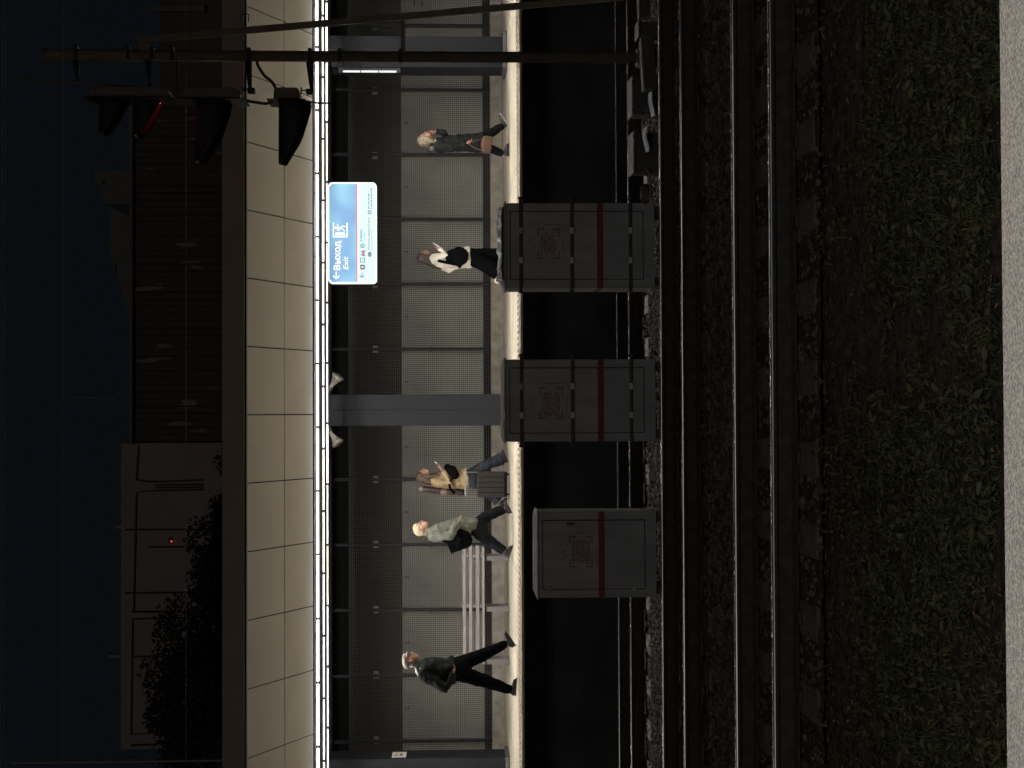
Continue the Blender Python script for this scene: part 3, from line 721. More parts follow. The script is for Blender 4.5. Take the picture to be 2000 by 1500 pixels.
# ================================================================== CABINETS
YC = 17.9
def cabinet(py0, py1, pv_top, label, bars, st_v, st_y, seed, lowline=1168):
    random.seed(seed)
    x0, x1 = (808 - py1)/3000*YC, (808 - py0)/3000*YC
    zt = CAMZ - (pv_top - HV)/3000*YC; zb = -.075; dep = .62
    Z = lambda v: CAMZ - (v - HV)/3000*YC
    Xp = lambda p: (808 - p)/3000*YC
    t = empty('relay_cabinet', ((x0+x1)/2, YC, -.21), label, 'cabinet', 'grey relay cabinets between the tracks')
    b_ = MB().box((x0, YC, zb), (x1, YC + dep, zt)).build('body', M['cab'], t, bevel=.012)
    zl = Z(lowline + 10)
    MB().box((x0 + .001, YC - .003, zb + .001), (x1 - .001, YC - .0006, zl)).build('lower_paint_band', M['cab_low'], b_)
    MB().box((x0 - .002, YC - .006, Z(lowline + 12)), (x1 + .002, YC - .0032, Z(lowline))).build('red_band', M['red'], b_)
    MB().box((x0 - .002, YC - .003, Z(lowline + 12)), (x0 - .0005, YC + dep, Z(lowline))).build('red_band', M['red'], b_)
    # legs
    for xx in (x0 + .08, x1 - .08): MB().box((xx - .05, YC + .06, -.25), (xx + .05, YC + dep - .06, zb)).build('foot', M['bar'], t)
    # hipped lid
    o_ = .018; k_ = .055; zr_ = zt + .05
    vs = [(x0-o_, YC-o_, zt+.002), (x1+o_, YC-o_, zt+.002), (x1+o_, YC+dep+o_, zt+.002), (x0-o_, YC+dep+o_, zt+.002),
          (x0-o_, YC-o_, zt+.018), (x1+o_, YC-o_, zt+.018), (x1+o_, YC+dep+o_, zt+.018), (x0-o_, YC+dep+o_, zt+.018),
          (x0+k_, YC+.2, zr_), (x1-k_, YC+.2, zr_), (x1-k_, YC+dep-.2, zr_), (x0+k_, YC+dep-.2, zr_)]
    MB().add(vs, [(0,3,2,1),(0,1,5,4),(1,2,6,5),(2,3,7,6),(3,0,4,7),(4,5,9,8),(5,6,10,9),(6,7,11,10),(7,4,8,11),(8,9,10,11)]).build('lid', M['cab'], t, bevel=.004)
    # door: slightly proud leaf with a dark seam around it
    ins = .105
    dx0, dx1, dz0, dz1 = x0 + ins, x1 - ins, Z(1258), zt - .05
    for nm, a, c in (('door_seam', (dx0-.009, YC-.0068, dz0-.009), (dx1+.009, YC-.0062, dz1+.009)),):
        mb = MB()
        mb.box((dx0-.010, YC-.0070, dz0), (dx0, YC-.0062, dz1)); mb.box((dx1, YC-.0070, dz0), (dx1+.010, YC-.0062, dz1))
        mb.box((dx0-.010, YC-.0070, dz1), (dx1+.010, YC-.0062, dz1+.012)); mb.box((dx0-.010, YC-.0070, dz0-.010), (dx1+.010, YC-.0062, dz0))
        seam = mb
    zs_ = Z(lowline); ze_ = Z(lowline + 12)
    dr = MB().box((dx0, YC-.014, zs_ + .0), (dx1, YC-.0071, dz1)).build('door', M['cab'], t, bevel=.003)
    MB().box((dx0, YC-.014, dz0), (dx1, YC-.0071, ze_ - .0)).build('door_lower', M['cab_low'], dr, bevel=.003)
    MB().box((dx0, YC-.0145, ze_ + .0005), (dx1, YC-.0071, zs_ - .0005)).build('door_red_band', M['red'], dr)
    seam.build('door_seam', M['groove'], dr)
    # stencilled notice: corner brackets and rows of faded lettering
    mb = MB(); za, zb_ = Z(st_v[0]), Z(st_v[1]); xa, xb = Xp(st_y[1]), Xp(st_y[0]); w_ = .012; yq = (YC-.0165, YC-.0146)
    lw = (xb-xa)*.27; lh = (za-zb_)*.29
    for (xx, sx) in ((xa, 1), (xb, -1)):
        for (zz, sz) in ((za, -1), (zb_, 1)):
            mb.box((xx, yq[0], zz), (xx + sx*lw, yq[1], zz + sz*w_)); mb.box((xx, yq[0], zz + sz*w_), (xx + sx*w_, yq[1], zz + sz*lh))
    zz = za - .035
    while zz > zb_ + .03:
        inset = random.uniform(.02, .07); xx = xa + inset; end = xb - random.uniform(.02, .07)
        while xx < end:
            q = random.uniform(.010, .022)
            if random.random() < .88: mb.box((xx, yq[0], zz - random.uniform(.008, .014)), (min(xx+q, end), yq[1], zz))
            xx += q + .005
        zz -= .0215
    zz = za + .10
    for r_ in range(3):
        xx = xa + .08
        while xx < xb - .10:
            q = random.uniform(.008, .018)
            if random.random() < .6: mb.box((xx, yq[0], zz - .010), (xx+q, yq[1], zz))
            xx += q + .006
        zz -= .028
    mb.build('stencil', M['stencil'], dr)
    # hairline paint outline round the notice
    mb = MB(); g_ = .05
    mb.box((xa-g_+.05, yq[0], zb_-g_), (xb-.12, yq[1], zb_-g_+.006)); mb.box((xb+g_-.006, yq[0], zb_-.02), (xb+g_, yq[1], za-.08))
    mb.build('stencil_overspray', M['stencil'], dr)
    if bars:
        for v in (1018, 1118, 1233):
            zz = Z(v)
            for (xa_, xb_) in ((x0 - .035, x1 + .035),):
                br = MB().box((xa_, YC - .045, zz - .018), (xb_, YC - .018, zz + .018)).build('locking_bar', M['bar'], t, bevel=.005)
            for f_ in (.32, .67):
                xx = x0 + (x1-x0)*f_
                MB().box((xx - .035, YC - .052, zz - .022), (xx + .035, YC - .0455, zz + .022)).build('clasp', M['clasp'] if v != 1018 or f_ < .5 else M['cab'], br)
            kb = MB().box((x1 + .035, YC - .06, zz - .03), (x1 + .065, YC - .0, zz + .03)); kb.box((x0 - .062, YC - .055, zz - .028), (x0 - .035, YC - .0, zz + .028))
            kb.build('end_stop', M['bar'], br, bevel=.006)
    else:
        for v in (1071, 1238):
            zz = Z(v); MB().box((dx0 - .03, YC - .026, zz - .028), (dx0 + .03, YC - .0146, zz + .028)).build('hinge', M['cab'], t, bevel=.005)
        MB().box((dx1 - .05, YC - .03, Z(1120)), (dx1 - .02, YC - .0146, Z(1105))).build('handle', M['bar'], t, bevel=.004)
    for xx in (x0 + .2, x1 - .2): MB().tube([(xx, YC - .024, zt + .008), (xx, YC - .015, zt + .008)], .008, 6).build('lid_screw', M['clasp'], t)
    return t
cabinet(395, 562, 990, 'tall grey relay cabinet with locking bars, below the exit sign, crumpled plastic on its lid', True, (1051, 1094), (446, 505), 1)
cabinet(702, 863, 988, 'tall grey relay cabinet with locking bars in front of the centre column', True, (1053, 1099), (757, 818), 2)
cabinet(1000, 1168, 1051, 'low grey relay cabinet without locking bars, beside the bench', False, (1110, 1156), (1048, 1108), 3)
# crumpled plastic on the first cabinet
mb = MB(); random.seed(5); nx, ny = 46, 12
x0, x1 = (808 - 548)/3000*YC, (808 - 399)/3000*YC; zt = CAMZ - (990 - HV)/3000*YC + .055
for j in range(ny):
    for i in range(nx):
        a = i/(nx-1); b_ = j/(ny-1); x = x0 + (x1-x0)*a; y = YC + .02 + .4*b_
        base_ = zt - .025*max(0, 1 - b_*3)
        h = base_ + .020 + .045*abs(noise.noise(Vector((x*9, y*9, 1)))) + .02*noise.noise(Vector((x*25, y*25, 4)))
        if i in (0, nx-1): h = base_ + .001
        mb.v.append((x + .02*noise.noise(Vector((y*12, x*3, 2))), y, h))
mb.f = [(j*nx+i, j*nx+i+1, (j+1)*nx+i+1, (j+1)*nx+i) for j in range(ny-1) for i in range(nx-1)]
o = mb.build('plastic_sheet', M['plastic']); md = o.modifiers.new('s', 'SOLIDIFY'); md.thickness = .004
tag(o, 'crumpled pale plastic sheet lying on the lid of a tall cabinet', 'plastic sheet')

# ================================================================== SIGNAL MAST
DM = 18.3
pt = P(90, 104, DM); pb = P(1238, 116.5, DM)
mast = empty('signal_mast', (pb.x, DM, -.2), 'tall round steel signal mast with its ladder, standing between the tracks', 'signal mast')
xm = (pt.x + pb.x)/2
MB().tube([(xm, DM, -.05), (xm, DM, 5.95), (xm, DM, 5.96), (xm, DM, pt.z)], [.064, .066, .073, .073], 20).build('pole', M['mast'], mast, True)
MB().tube([(xm, DM, pt.z), (xm, DM, pt.z + .02)], [.083, .083], 20).build('pole_cap', M['mast'], mast, True)
mb = MB().box((xm - .14, DM - .14, -.20), (xm + .14, DM + .14, -.02)); mb.box((xm - .1, DM - .1, -.02), (xm + .1, DM + .1, .08))
mb.build('foot', M['mast'], mast, bevel=.01)
# ladder leaning away to the right
la = P(275, 78, DM); lb_ = P(1215, -6, DM)
lad = None
for yo in (-.17, .17):
    q = MB().obox(((la.x + lb_.x)/2 + yo*.255, DM + yo, (la.z + lb_.z)/2), (.075, .035, (la - lb_).length), Matrix.Rotation(math.atan2(la.x - lb_.x, la.z - lb_.z), 3, 'Y'))
    q.build('ladder_rail', M['mast'], mast)
mb = MB()
for k_ in range(24):
    f_ = (k_ + .5)/24; c = la.lerp(lb_, f_); mb.tube([(c.x - .17*.255, DM - .17, c.z), (c.x + .17*.255, DM + .17, c.z)], .010, 6)
mb.build('ladder_rungs', M['mast'], mast)
def arm(pv, py_a, py_b, name='ladder_strut', th=.05):
    a = P(pv, py_a, DM); b_ = P(pv, py_b, DM)
    MB().box((min(a.x, b_.x), DM - .05, a.z - th/2), (max(a.x, b_.x), DM - .01, a.z + th/2)).build(name, M['mast'], mast)
arm(787, 33, 104); arm(283, 72, 100, th=.12)
def ring(pv, py, tail):
    c = P(pv, py, DM); MB().box((c.x - .075 , DM - .078, c.z - .022), (c.x + .085, DM + .078, c.z + .022)).build('clamp', M['hood'], mast, bevel=.008)
for pv, py in ((150, 104), (252, 106), (298, 106.5), (337, 107), (487, 109), (606, 110), (664, 111), (782, 112)): ring(pv, py, 0)
# small foot staples on the ladder
for pv, py in ((480, 44), (817, 13)):
    c = P(pv, py, DM - .1)
    MB().tube([(c.x - .01, DM - .19, c.z + .045), (c.x + .075, DM - .19, c.z + .045), (c.x + .075, DM - .19, c.z - .045), (c.x - .01, DM - .19, c.z - .045)], .006, 6).build('staple', M['hood'], mast)
# signal heads facing left along the line
def bracket(p0, p1, w0=.03, w1=.018, name='bracket'):
    MB().tube([p0, Vector(p0).lerp(Vector(p1), .5), p1], [w0, (w0+w1)/2, w1], 8).build(name, M['hood'], mast, True)
def sighead(v0, v1, py0, py1, label, lenses, lit=None):
    a = P(v0, py0, DM); c = P(v1, py1, DM)
    zc = (a.z + c.z)/2; hz = abs(a.z - c.z)/2
    mb = MB(); xr, xl = max(a.x, c.x), min(a.x, c.x)
    mb.prism([(xl, zc - hz), (xl, zc + hz), (xr - .035, zc + hz*.98), (xr, zc + hz*.78), (xr, zc - hz*.78), (xr - .035, zc - hz*.98)], DM - .17, DM + .17)
    t = mb.build('signal_head', M['sigbox'], mast, bevel=.015); t['label'] = label
    MB().prism([(xl - .012, zc - hz - .07), (xl - .012, zc + hz + .07), (xl - .004, zc + hz + .07), (xl - .004, zc - hz - .07)], DM - .24, DM + .24).build('backboard', M['hood'], t)
    for (vc, hl, hh) in lenses:
        z = P(vc, py1, DM).z
        # hood: half tube open underneath, long, cut obliquely
        seg = 14; ring_ = []; k0 = 0
        hm = MB(); N_ = 8; lv = []
        for k_ in range(N_ + 1):
            f_ = k_/N_; x = xl - .013 - f_*hl
            r_ = hh/2
            hfr = (1 - .62*f_ if f_ < .56 else .653 - (f_ - .56)*1.05)
            a_half = math.acos(max(-.97, 1 - 2*hfr))
            row_ = []
            for j in range(seg + 1):
                an = -a_half + 2*a_half*j/seg
                row_.append((x, DM + r_*math.sin(an), z + r_*math.cos(an)))
            lv.append(row_)
        for row_ in lv: hm.v += row_
        for k_ in range(N_):
            for j in range(seg):
                q = k_*(seg+1)+j; hm.f.append((q, q+1, q+seg+2, q+seg+1))
        ho = hm.build('hood', M['hood'], t, True); md = ho.modifiers.new('s', 'SOLIDIFY'); md.thickness = .006
        lens_m = M['redlamp'] if lit == vc else M['hood']
        MB().tube([(xl - .020, DM, z), (xl - .028, DM, z)], hh*.42, 20, side=Vector((0, 1, 0))).build('lens', lens_m, t, True)
        if lit == vc:
            ld = bpy.data.lights.new('signal_lens', 'SPOT'); lo = bpy.data.objects.new('signal_lens_light', ld); COL.objects.link(lo)
            ld.energy = .5; ld.color = (1, .03, .07); ld.spot_size = R(80); ld.shadow_soft_size = .06
            lo.location = (xl - .06, DM, z); lo.rotation_euler = Vector((-1, 0, .1)).to_track_quat('-Z', 'Y').to_euler()
    return t
sighead(182, 335, 174, 196, 'upper signal head with two long hoods, one glowing red inside', [(222, .40, .34), (290, .42, .34)], 290)
sighead(362, 472, 176, 198, 'middle signal head with one long black hood against the brown fascia', [(418, .72, .44)])
sighead(537, 588, 176, 200, 'lowest signal head with a long black hood in front of the beige soffit', [(577, .72, .40)])
for (v, y0, y1) in ((150, 116, 162), (292, 118, 175), (487, 120, 178), (607, 122, 180)):
    bracket(P(v - 2, y0, DM), P(v + 2, y1, DM), .045, .018)
bracket(P(345, 118, DM), P(348, 176, DM), .012, .012)
for (v, y) in ((490, 176), (604, 178)):
    c = P(v, y, DM); mb = MB().box((c.x - .04, DM - .05, c.z - .05), (c.x + .02, DM + .05, c.z + .035)); mb.box((c.x + .0, DM - .02, c.z + .03), (c.x + .015, DM + .0, c.z + .09)); mb.box((c.x - .03, DM - .02, c.z + .085), (c.x + .045, DM + .0, c.z + .10))
    mb.build('clamp', M['hood'], mast, bevel=.006)
# conduit running up past the heads and flexible cables
MB().tube([P(28, 154, DM - .05), P(160, 162, DM - .05), P(290, 172, DM - .05)], .012, 8).build('conduit', M['mast'], mast, True)
def bez(pts, n_=8):
    out = []
    pp = [Vector(p) for p in pts]; pp = [pp[0]] + pp + [pp[-1]]
    for i in range(1, len(pp) - 2):
        for k_ in range(n_):
            t_ = k_/n_; a, b_, c, d = pp[i-1], pp[i], pp[i+1], pp[i+2]
            out.append(.5*((2*b_) + (c-a)*t_ + (2*a-5*b_+4*c-d)*t_*t_ + (3*b_-a-3*c+d)*t_**3))
    out.append(pp[-2]); return out
def cable(pts, r_, name, label):
    o = MB().tube(bez(pts), r_, 8).build('cable', M['cable'], None, True); return tag(o, label, 'cable')
cable([P(502, 118, DM), P(504, 128, DM), P(516, 147, DM), P(531, 160, DM), P(540, 178, DM - .02), P(537, 194, DM - .05), P(522, 202, DM - .05), P(500, 200, DM - .05), P(478, 196, DM)], .018, 'c', 'thick black cable curving from the mast to the lowest signal head')
cable([P(588, 196, DM), P(600, 198, DM), P(620, 201, DM), P(645, 200, DM), P(655, 186, DM), P(650, 160, DM), P(645, 122, DM)], .012, 'c', 'thin black cable looping from the lowest signal head back to the mast')

# ================================================================== TRACKSIDE BOXES
def tbox(py0, py1, v0, v1, d, label, lidm='boxlid', dep=.30, hip=True):
    Xa, Xb = (808 - py1)/3000*d, (808 - py0)/3000*d; zt = CAMZ - (v0 - HV)/3000*d; zb = max(-.22, CAMZ - (v1 - HV)/3000*d)
    t = empty('junction_box', ((Xa+Xb)/2, d + dep/2, zb), label, 'box')
    MB().box((Xa, d, -.24), (Xb, d + dep, zt - .03)).build('body', M['box'], t, bevel=.008)
    lid = MB().obox(((Xa+Xb)/2, d + dep/2, zt + .0), (Xb - Xa + .03, dep + .04, .018), Matrix.Rotation(R(4 if hip else 2), 3, 'X')).build('lid', M[lidm], t, bevel=.005)
    for xx in (Xa + .05, Xb - .05): MB().box((xx - .015, d - .035, zt - .03), (xx + .015, d - .0005, zt - .0)).build('latch', M['bar'], t)
    return t
tbox(147, 220, 1238, 1290, 18.0, 'open-topped trackside junction box with a pale rim at the mast foot')
tbox(256, 334, 1240, 1290, 17.9, 'trackside junction box with a pale slanted lid, beside the bent bright sheet')
tbox(36, 64, 1252, 1288, 17.9, 'small trackside junction box near the ladder foot', dep=.25, hip=False)
def trough(p0, p1, w_, h_, label, m='box', name='cable_trough', cat='cable trough'):
    p0 = Vector(p0); p1 = Vector(p1); c = (p0 + p1)/2; t_ = (p1 - p0); L_ = t_.length
    rot = t_.to_track_quat('X', 'Z').to_matrix()
    t = empty(name, tuple(c), label, cat)
    MB().obox(c - Vector((0, 0, h_*.1)), (L_, w_, h_*.8), rot).build('channel', M[m], t, bevel=.004)
    MB().obox(c + rot @ Vector((0, 0, h_*.42)), (L_*1.01, w_*1.1, h_*.12), rot).build('cover', M['boxlid'], t, bevel=.004)
trough(P(1268, 176, 17.7), P(1262, 78, 17.7), .16, .16, 'long low cable trough leaning at the mast foot')
trough(P(1258, 36, 17.7), P(1256, -10, 17.7), .16, .14, 'short cable trough running out of the picture past the ladder foot')
def bent(py0, py1, v, label):
    a = P(v, py0, 17.65); b_ = P(v + 3, py1, 17.65)
    mb = MB(); n_ = 10
    for k_ in range(n_ + 1):
        f_ = k_/n_; p = a.lerp(b_, f_); p.z += .012*math.sin(f_*5)
        mb.v += [(p.x, 17.60, p.z - .02), (p.x, 17.69, p.z + .01)]
    mb.f = [(2*k_, 2*k_+1, 2*k_+3, 2*k_+2) for k_ in range(n_)]
    o = mb.build('metal_sheet', M['metalsheet']); md = o.modifiers.new('s', 'SOLIDIFY'); md.thickness = .012
    tag(o, label, 'metal sheet')
bent(180, 228, 1271, 'bent bright metal sheet lying below the open junction box')
bent(250, 297, 1260, 'bent bright metal sheet leaning between the two junction boxes')
tag(MB().tube(bez([P(1262, 328, 17.8), P(1268, 345, 17.75), P(1270, 370, 17.7), P(1270, 392, 17.7)]), .010, 8).build('cable', M['boxlid'], None, True), 'pale stiff cable on the ballast beside the first tall cabinet', 'cable')
random.seed(12)
for (v, y, s_, lab) in ((1256, 378, .10, 'pale square concrete block beside the first tall cabinet'), (1262, 213, .05, 'pale rounded stone between the junction box and bent sheet')):
    c = P(v + 6, y, 17.9); mb = MB().ellip((c.x, c.y, c.z), (s_*1.25, s_, s_*.8), None, 8, 5)
    o = mb.build('concrete_block', M['sleeper']); tag(o, lab, 'block')
    for q in o.data.vertices: q.co += Vector((noise.noise(q.co*9), noise.noise(q.co*8 + Vector((3, 0, 0))), noise.noise(q.co*7)))*.03

# ================================================================== OVERHEAD WIRES, FAR POLE
def wireo(y, z, label, r_=.006, sag=0.0, x0=-30, x1=30):
    pts = [(x, y, z - sag*(1 - (x/30)**2)) for x in np.linspace(x0, x1, 13)]
    tag(MB().tube(pts, r_, 6).build('overhead_wire', M['wirec']), label, 'wire')
wireo(16.1, CAMZ + (890 - 131)/3000*16.1, 'contact wire above the middle track, lower of the sky wires', .004)
wireo(20.8, CAMZ + (890 - 367)/3000*20.8, 'contact wire above the farthest track, crossing the dark buildings', .005)
wireo(16.1, CAMZ + (890 - 14)/3000*16.1, 'topmost catenary wire above the middle track', .005)
wireo(16.25, CAMZ + (890 - 20)/3000*16.25, 'second catenary wire just below the topmost one', .004)
a = P(131, 775, 16.1); b_ = P(222, 779, 16.1)
tag(MB().tube([a, b_], .004, 5).build('dropper_wire', M['wirec']), 'thin slanting dropper hanging from the sky wire', 'wire')
pa = P(20, 1490, 38); pb2 = P(470, 1492, 38)
t = empty('catenary_pole', (pa.x, 38, 0), 'slim pale pole rising beyond the canopy at the picture edge', 'pole')
MB().tube([(pa.x, 38, 0), (pa.x, 38, pa.z)], [.035, .026], 10).build('shaft', M['brownwall'], t)
MB().tube([(pa.x, 38, P(225, 1490, 38).z), (pa.x + .1, 38, P(265, 1490, 38).z)], .045, 8).build('sleeve', M['greyroof'], t)

# ================================================================== FAR BUILDINGS
def bldg(name, d, y0, y1, v0, depth, material, label, vb=900):
    x0, x1 = (808 - y1)/3000*d, (808 - y0)/3000*d; z1 = CAMZ + (HV - v0)/3000*d
    t = empty(name, ((x0+x1)/2, d + depth/2, -.3), label, 'building')
    MB().box((x0, d, -.3), (x1, d + depth, z1)).build('wall', material, t)
    return t, x0, x1, z1
t, x0, x1, z1 = bldg('brown_building', 60, 862, 1452, 250, 14, M['brownwall'], 'large plain brown building with seamed panels beyond the canopy')
ZB = lambda v: CAMZ + (HV - v)/3000*60; XB = lambda y: (808 - y)/3000*60
MB().box((x0, 60.0, z1 + .002), (x1, 74.0, z1 + .15)).build('parapet', M['brownwall'], t)
def pipes(lst, m=M['seam'], w_=.09):
    for pts in lst:
        MB().tube([(XB(y), 59.93, ZB(v)) for v, y in pts], w_/2, 6).build('seam', m, t)
pipes([[(400, 935), (305, 938), (272, 934), (276, 868)], [(400, 954), (305, 955), (272, 958), (267, 1188), (330, 1188)], [(400, 944), (308, 944)], [(400, 949), (308, 949)],
       [(430, 1200), (265, 1202), (262, 1424), (340, 1420)], [(430, 1190), (262, 1188)], [(430, 1441), (262, 1445)], [(430, 1030), (250, 1030)], [(430, 1152), (250, 1152)], [(430, 1063), (295, 1064)], [(430, 1274), (262, 1275)]], w_=.055)
for (v, y) in ((227, 1026), (213, 1280)):
    q = MB().tube([(XB(y), 61, z1 + .2), (XB(y), 61, ZB(v))], .09, 8); q.tube([(XB(y), 61, ZB(v)), (XB(y), 61, ZB(v) + .08)], .12, 8); q.build('roof_vent', M['brownwall'], t)
q = MB().tube([(XB(866), 61, z1 + .2), (XB(864), 61, ZB(212))], .04, 6); q.tube([(XB(880), 61, ZB(243)), (XB(850), 61, ZB(243))], .03, 6); q.build('aerial', M['greyroof'], t)
MB().tube([(XB(1052), 59.85, ZB(340)), (XB(1052), 59.97, ZB(340))], .03, 10).build('red_pilot_lamp', M['redglow'], t)
MB().box((XB(1056), 59.90, ZB(341)), (XB(1046), 59.99, ZB(335))).build('lamp_bracket', M['hood'], t)

# corrugated shed with vertical ribs
t = empty('corrugated_shed', (5, 52, -.3), 'long dark shed with vertical ribbed cladding behind the canopy', 'building')
XS = lambda y: (808 - y)/3000*52; ZS = lambda v: CAMZ + (HV - v)/3000*52
mb = MB().box((XS(858), 52.2, -.3), (XS(205), 64, ZS(264)))
mb.build('wall', M['shed'], t)
mb = MB(); random.seed(4); x = XS(858)
while x < XS(205):
    h0 = ZS(264) - random.uniform(0, .12); mb.box((x, 52.17 - random.uniform(0, .02), -.3), (x + random.uniform(.17, .22), 52.195, h0)); x += .24
mb.build('ribs', M['shed_ribs'], t); t.children[-1]['kind'] = 'stuff'
MB().box((XS(858) - .1, 52.0, ZS(264)), (XS(205) + .1, 64.2, ZS(264) + .12)).build('eaves', M['greyroof'], t)
# grey buildings behind the shed
def gable(d, pts, depth, name, label, material=M['greyroof']):
    poly = [((808 - y)/3000*d, CAMZ + (HV - v)/3000*d) for v, y in pts]
    c = poly[0]; t = empty(name, (c[0], d, 0), label, 'building')
    MB().prism(poly, d, d + depth).build('wall', material, t); return t
t = gable(75, [(700, 398), (215, 398), (183, 333), (700, 333)], 8, 'grey_tower_block', 'pale grey slant-topped block rising behind the shed')
X7 = lambda y: (808 - y)/3000*75; Z7 = lambda v: CAMZ + (HV - v)/3000*75
MB().box((X7(359), 74.93, Z7(210)), (X7(354), 74.98, Z7(205))).build('window', M['hood'], t)
MB().box((X7(399), 74.9, Z7(185)), (X7(332), 74.96, Z7(183))).build('coping', M['greyroof'], t)
t = gable(80, [(700, 640), (262, 640), (240, 555), (216, 468), (222, 466), (218, 405), (700, 405)], 10, 'grey_gabled_building', 'grey building with a long sloping roof line behind the shed')
MB().box(((808-545)/3000*80, 79.9, CAMZ + (890-232)/3000*80), ((808-515)/3000*80, 80.0, CAMZ + (890-229)/3000*80)).build('roof_rail', M['greyroof'], t)
t = gable(66, [(700, 202), (318, 202), (316, -40), (700, -40)], 8, 'dim_brown_building', 'dim brown building with a pale ledge behind the signal mast', M['dimwall'])
MB().box((X7(24)*66/75, 65.8, CAMZ + (890 - 405)/3000*66), ((808 - 12)/3000*66, 65.99, CAMZ + (890 - 300)/3000*66)).build('pale_post', M['greyroof'], t)

# ================================================================== TREES (dark, beyond the canopy)
def tree(px, pyc, d, r_, hz, label, seed, n_=7000):
    rg = np.random.default_rng(seed)
    c = P(px, pyc, d); gz = -.3
    t = empty('bushy_tree', (c.x, d, gz), label, 'tree', 'dark trees beyond the canopy')
    mb = MB().tube([(c.x, d, gz), (c.x + .1, d, gz + (c.z-gz)*.5), (c.x - .05, d, c.z)], [.22, .15, .07], 9)
    for k_ in range(7):
        a = rg.uniform(0, 6.28); z = gz + (c.z - gz)*rg.uniform(.45, .9)
        mb.tube([(c.x, d, z), (c.x + math.cos(a)*r_*.4, d + math.sin(a)*r_*.4, z + r_*.35), (c.x + math.cos(a)*r_*.8, d + math.sin(a)*r_*.8, z + r_*.55)], [.07, .045, .015], 6)
    mb.build('trunk', M['bark'], t)
    cl_ = [(rg.normal()*r_*.5, rg.normal()*r_*.4, rg.uniform(-1, 1)*hz*.75, rg.uniform(.3, .62)*r_) for _ in range(15)]
    V = []; F_ = []
    for i in range(n_):
        q = cl_[rg.integers(len(cl_))]; u = rg.normal(size=3); u /= np.linalg.norm(u); rr = q[3]*rg.uniform(.55, 1.1)
        p = np.array([c.x + q[0], d + q[1], c.z + q[2]]) + u*rr
        a = rg.normal(size=3); a /= np.linalg.norm(a); b2 = np.cross(a, rg.normal(size=3)); b2 /= np.linalg.norm(b2); s_ = rg.uniform(.045, .10)
        k_ = len(V); V += [tuple(p - a*s_), tuple(p + b2*s_*.5), tuple(p + a*s_), tuple(p - b2*s_*.5)]; F_.append((k_, k_+1, k_+2, k_+3))
    me = bpy.data.meshes.new('crown'); me.from_pydata(V, [], F_); me.update(); link_mesh('crown', me, M['foliage'], t)
tree(462, 1115, 44, 1.3, 1.3, 'low dark tree in front of the brown building, nearest its middle seam', 1)
tree(455, 1262, 44, 1.5, 2.0, 'dark tree against the brown building, second from the slim pole', 2, 9000)
tree(428, 1345, 45, 1.6, 2.4, 'tallest dark tree against the brown building', 3, 11000)
tree(440, 1430, 43, 1.5, 1.9, 'dark tree closest to the slim pale pole', 4)
tree(470, 1000, 46, 1.2, 1.0, 'lowest dark shrubby tree peeping over the canopy by the shed corner', 5)

# ================================================================== PEOPLE
class Person:
    def __init__(s, d, foot, label):
        s.d = d; q = P(foot[0], foot[1], d)
        s.root = empty('person', (q.x, d, Z_PLAT), label, 'person', None)
        s.dz = Z_PLAT + .006 - q.z            # put the soles on the platform
    def p(s, v, y, off=0):
        q = P(v, y, s.d); return Vector((q.x, s.d + off, q.z + s.dz))
    def pts(s, L_): return [s.p(*a) for a in L_]
def px(m): return m   # radii are metres

def head(pr, mb, hv, hy, tilt=0, chin=(0, 0), face_r=1.0):
    """head centred at photo point, face towards world +x; returns centre"""
    c = pr.p(hv, hy); k = face_r; rm = Matrix.Rotation(R(tilt), 3, 'Y')
    mb.ellip(c + rm @ Vector((-.012, 0, .02))*k, (.098*k, .078*k, .105*k), rm)           # skull
    mb.ellip(c + rm @ Vector((.022, 0, -.045))*k, (.068*k, .060*k, .080*k), rm)           # jaw and cheeks
    mb.ellip(c + rm @ Vector((.066, 0, -.098))*k, (.024*k, .028*k, .022*k), rm)           # chin
    mb.ellip(c + rm @ Vector((.083, 0, .03))*k, (.018*k, .05*k, .02*k), rm)               # brow
    mb.capsule([c + rm @ Vector((.088, 0, .012))*k, c + rm @ Vector((.110, 0, -.028))*k], [.010*k, .015*k], 1, 8)  # nose
    mb.ellip(c + rm @ Vector((.089, 0, -.058))*k, (.014*k, .026*k, .010*k), rm, 10, 6)      # lips
    mb.ellip(c + rm @ Vector((.087, 0, -.071))*k, (.013*k, .022*k, .009*k), rm, 10, 6)
    for sg in (-1, 1): mb.ellip(c + rm @ Vector((-.006, sg*.080, -.008))*k, (.020*k, .012*k, .032*k), rm, 10, 6)  # ears
    return c, rm
def eyes(pr, c, rm, k=1.0):
    mb = MB()
    for sg in (-1, 1): mb.ellip(c + rm @ Vector((.082, sg*.032, .006))*k, (.010*k, .012*k, .008*k), rm, 8, 5)
    mb.build('eyes', M['hood'], pr.root, True)
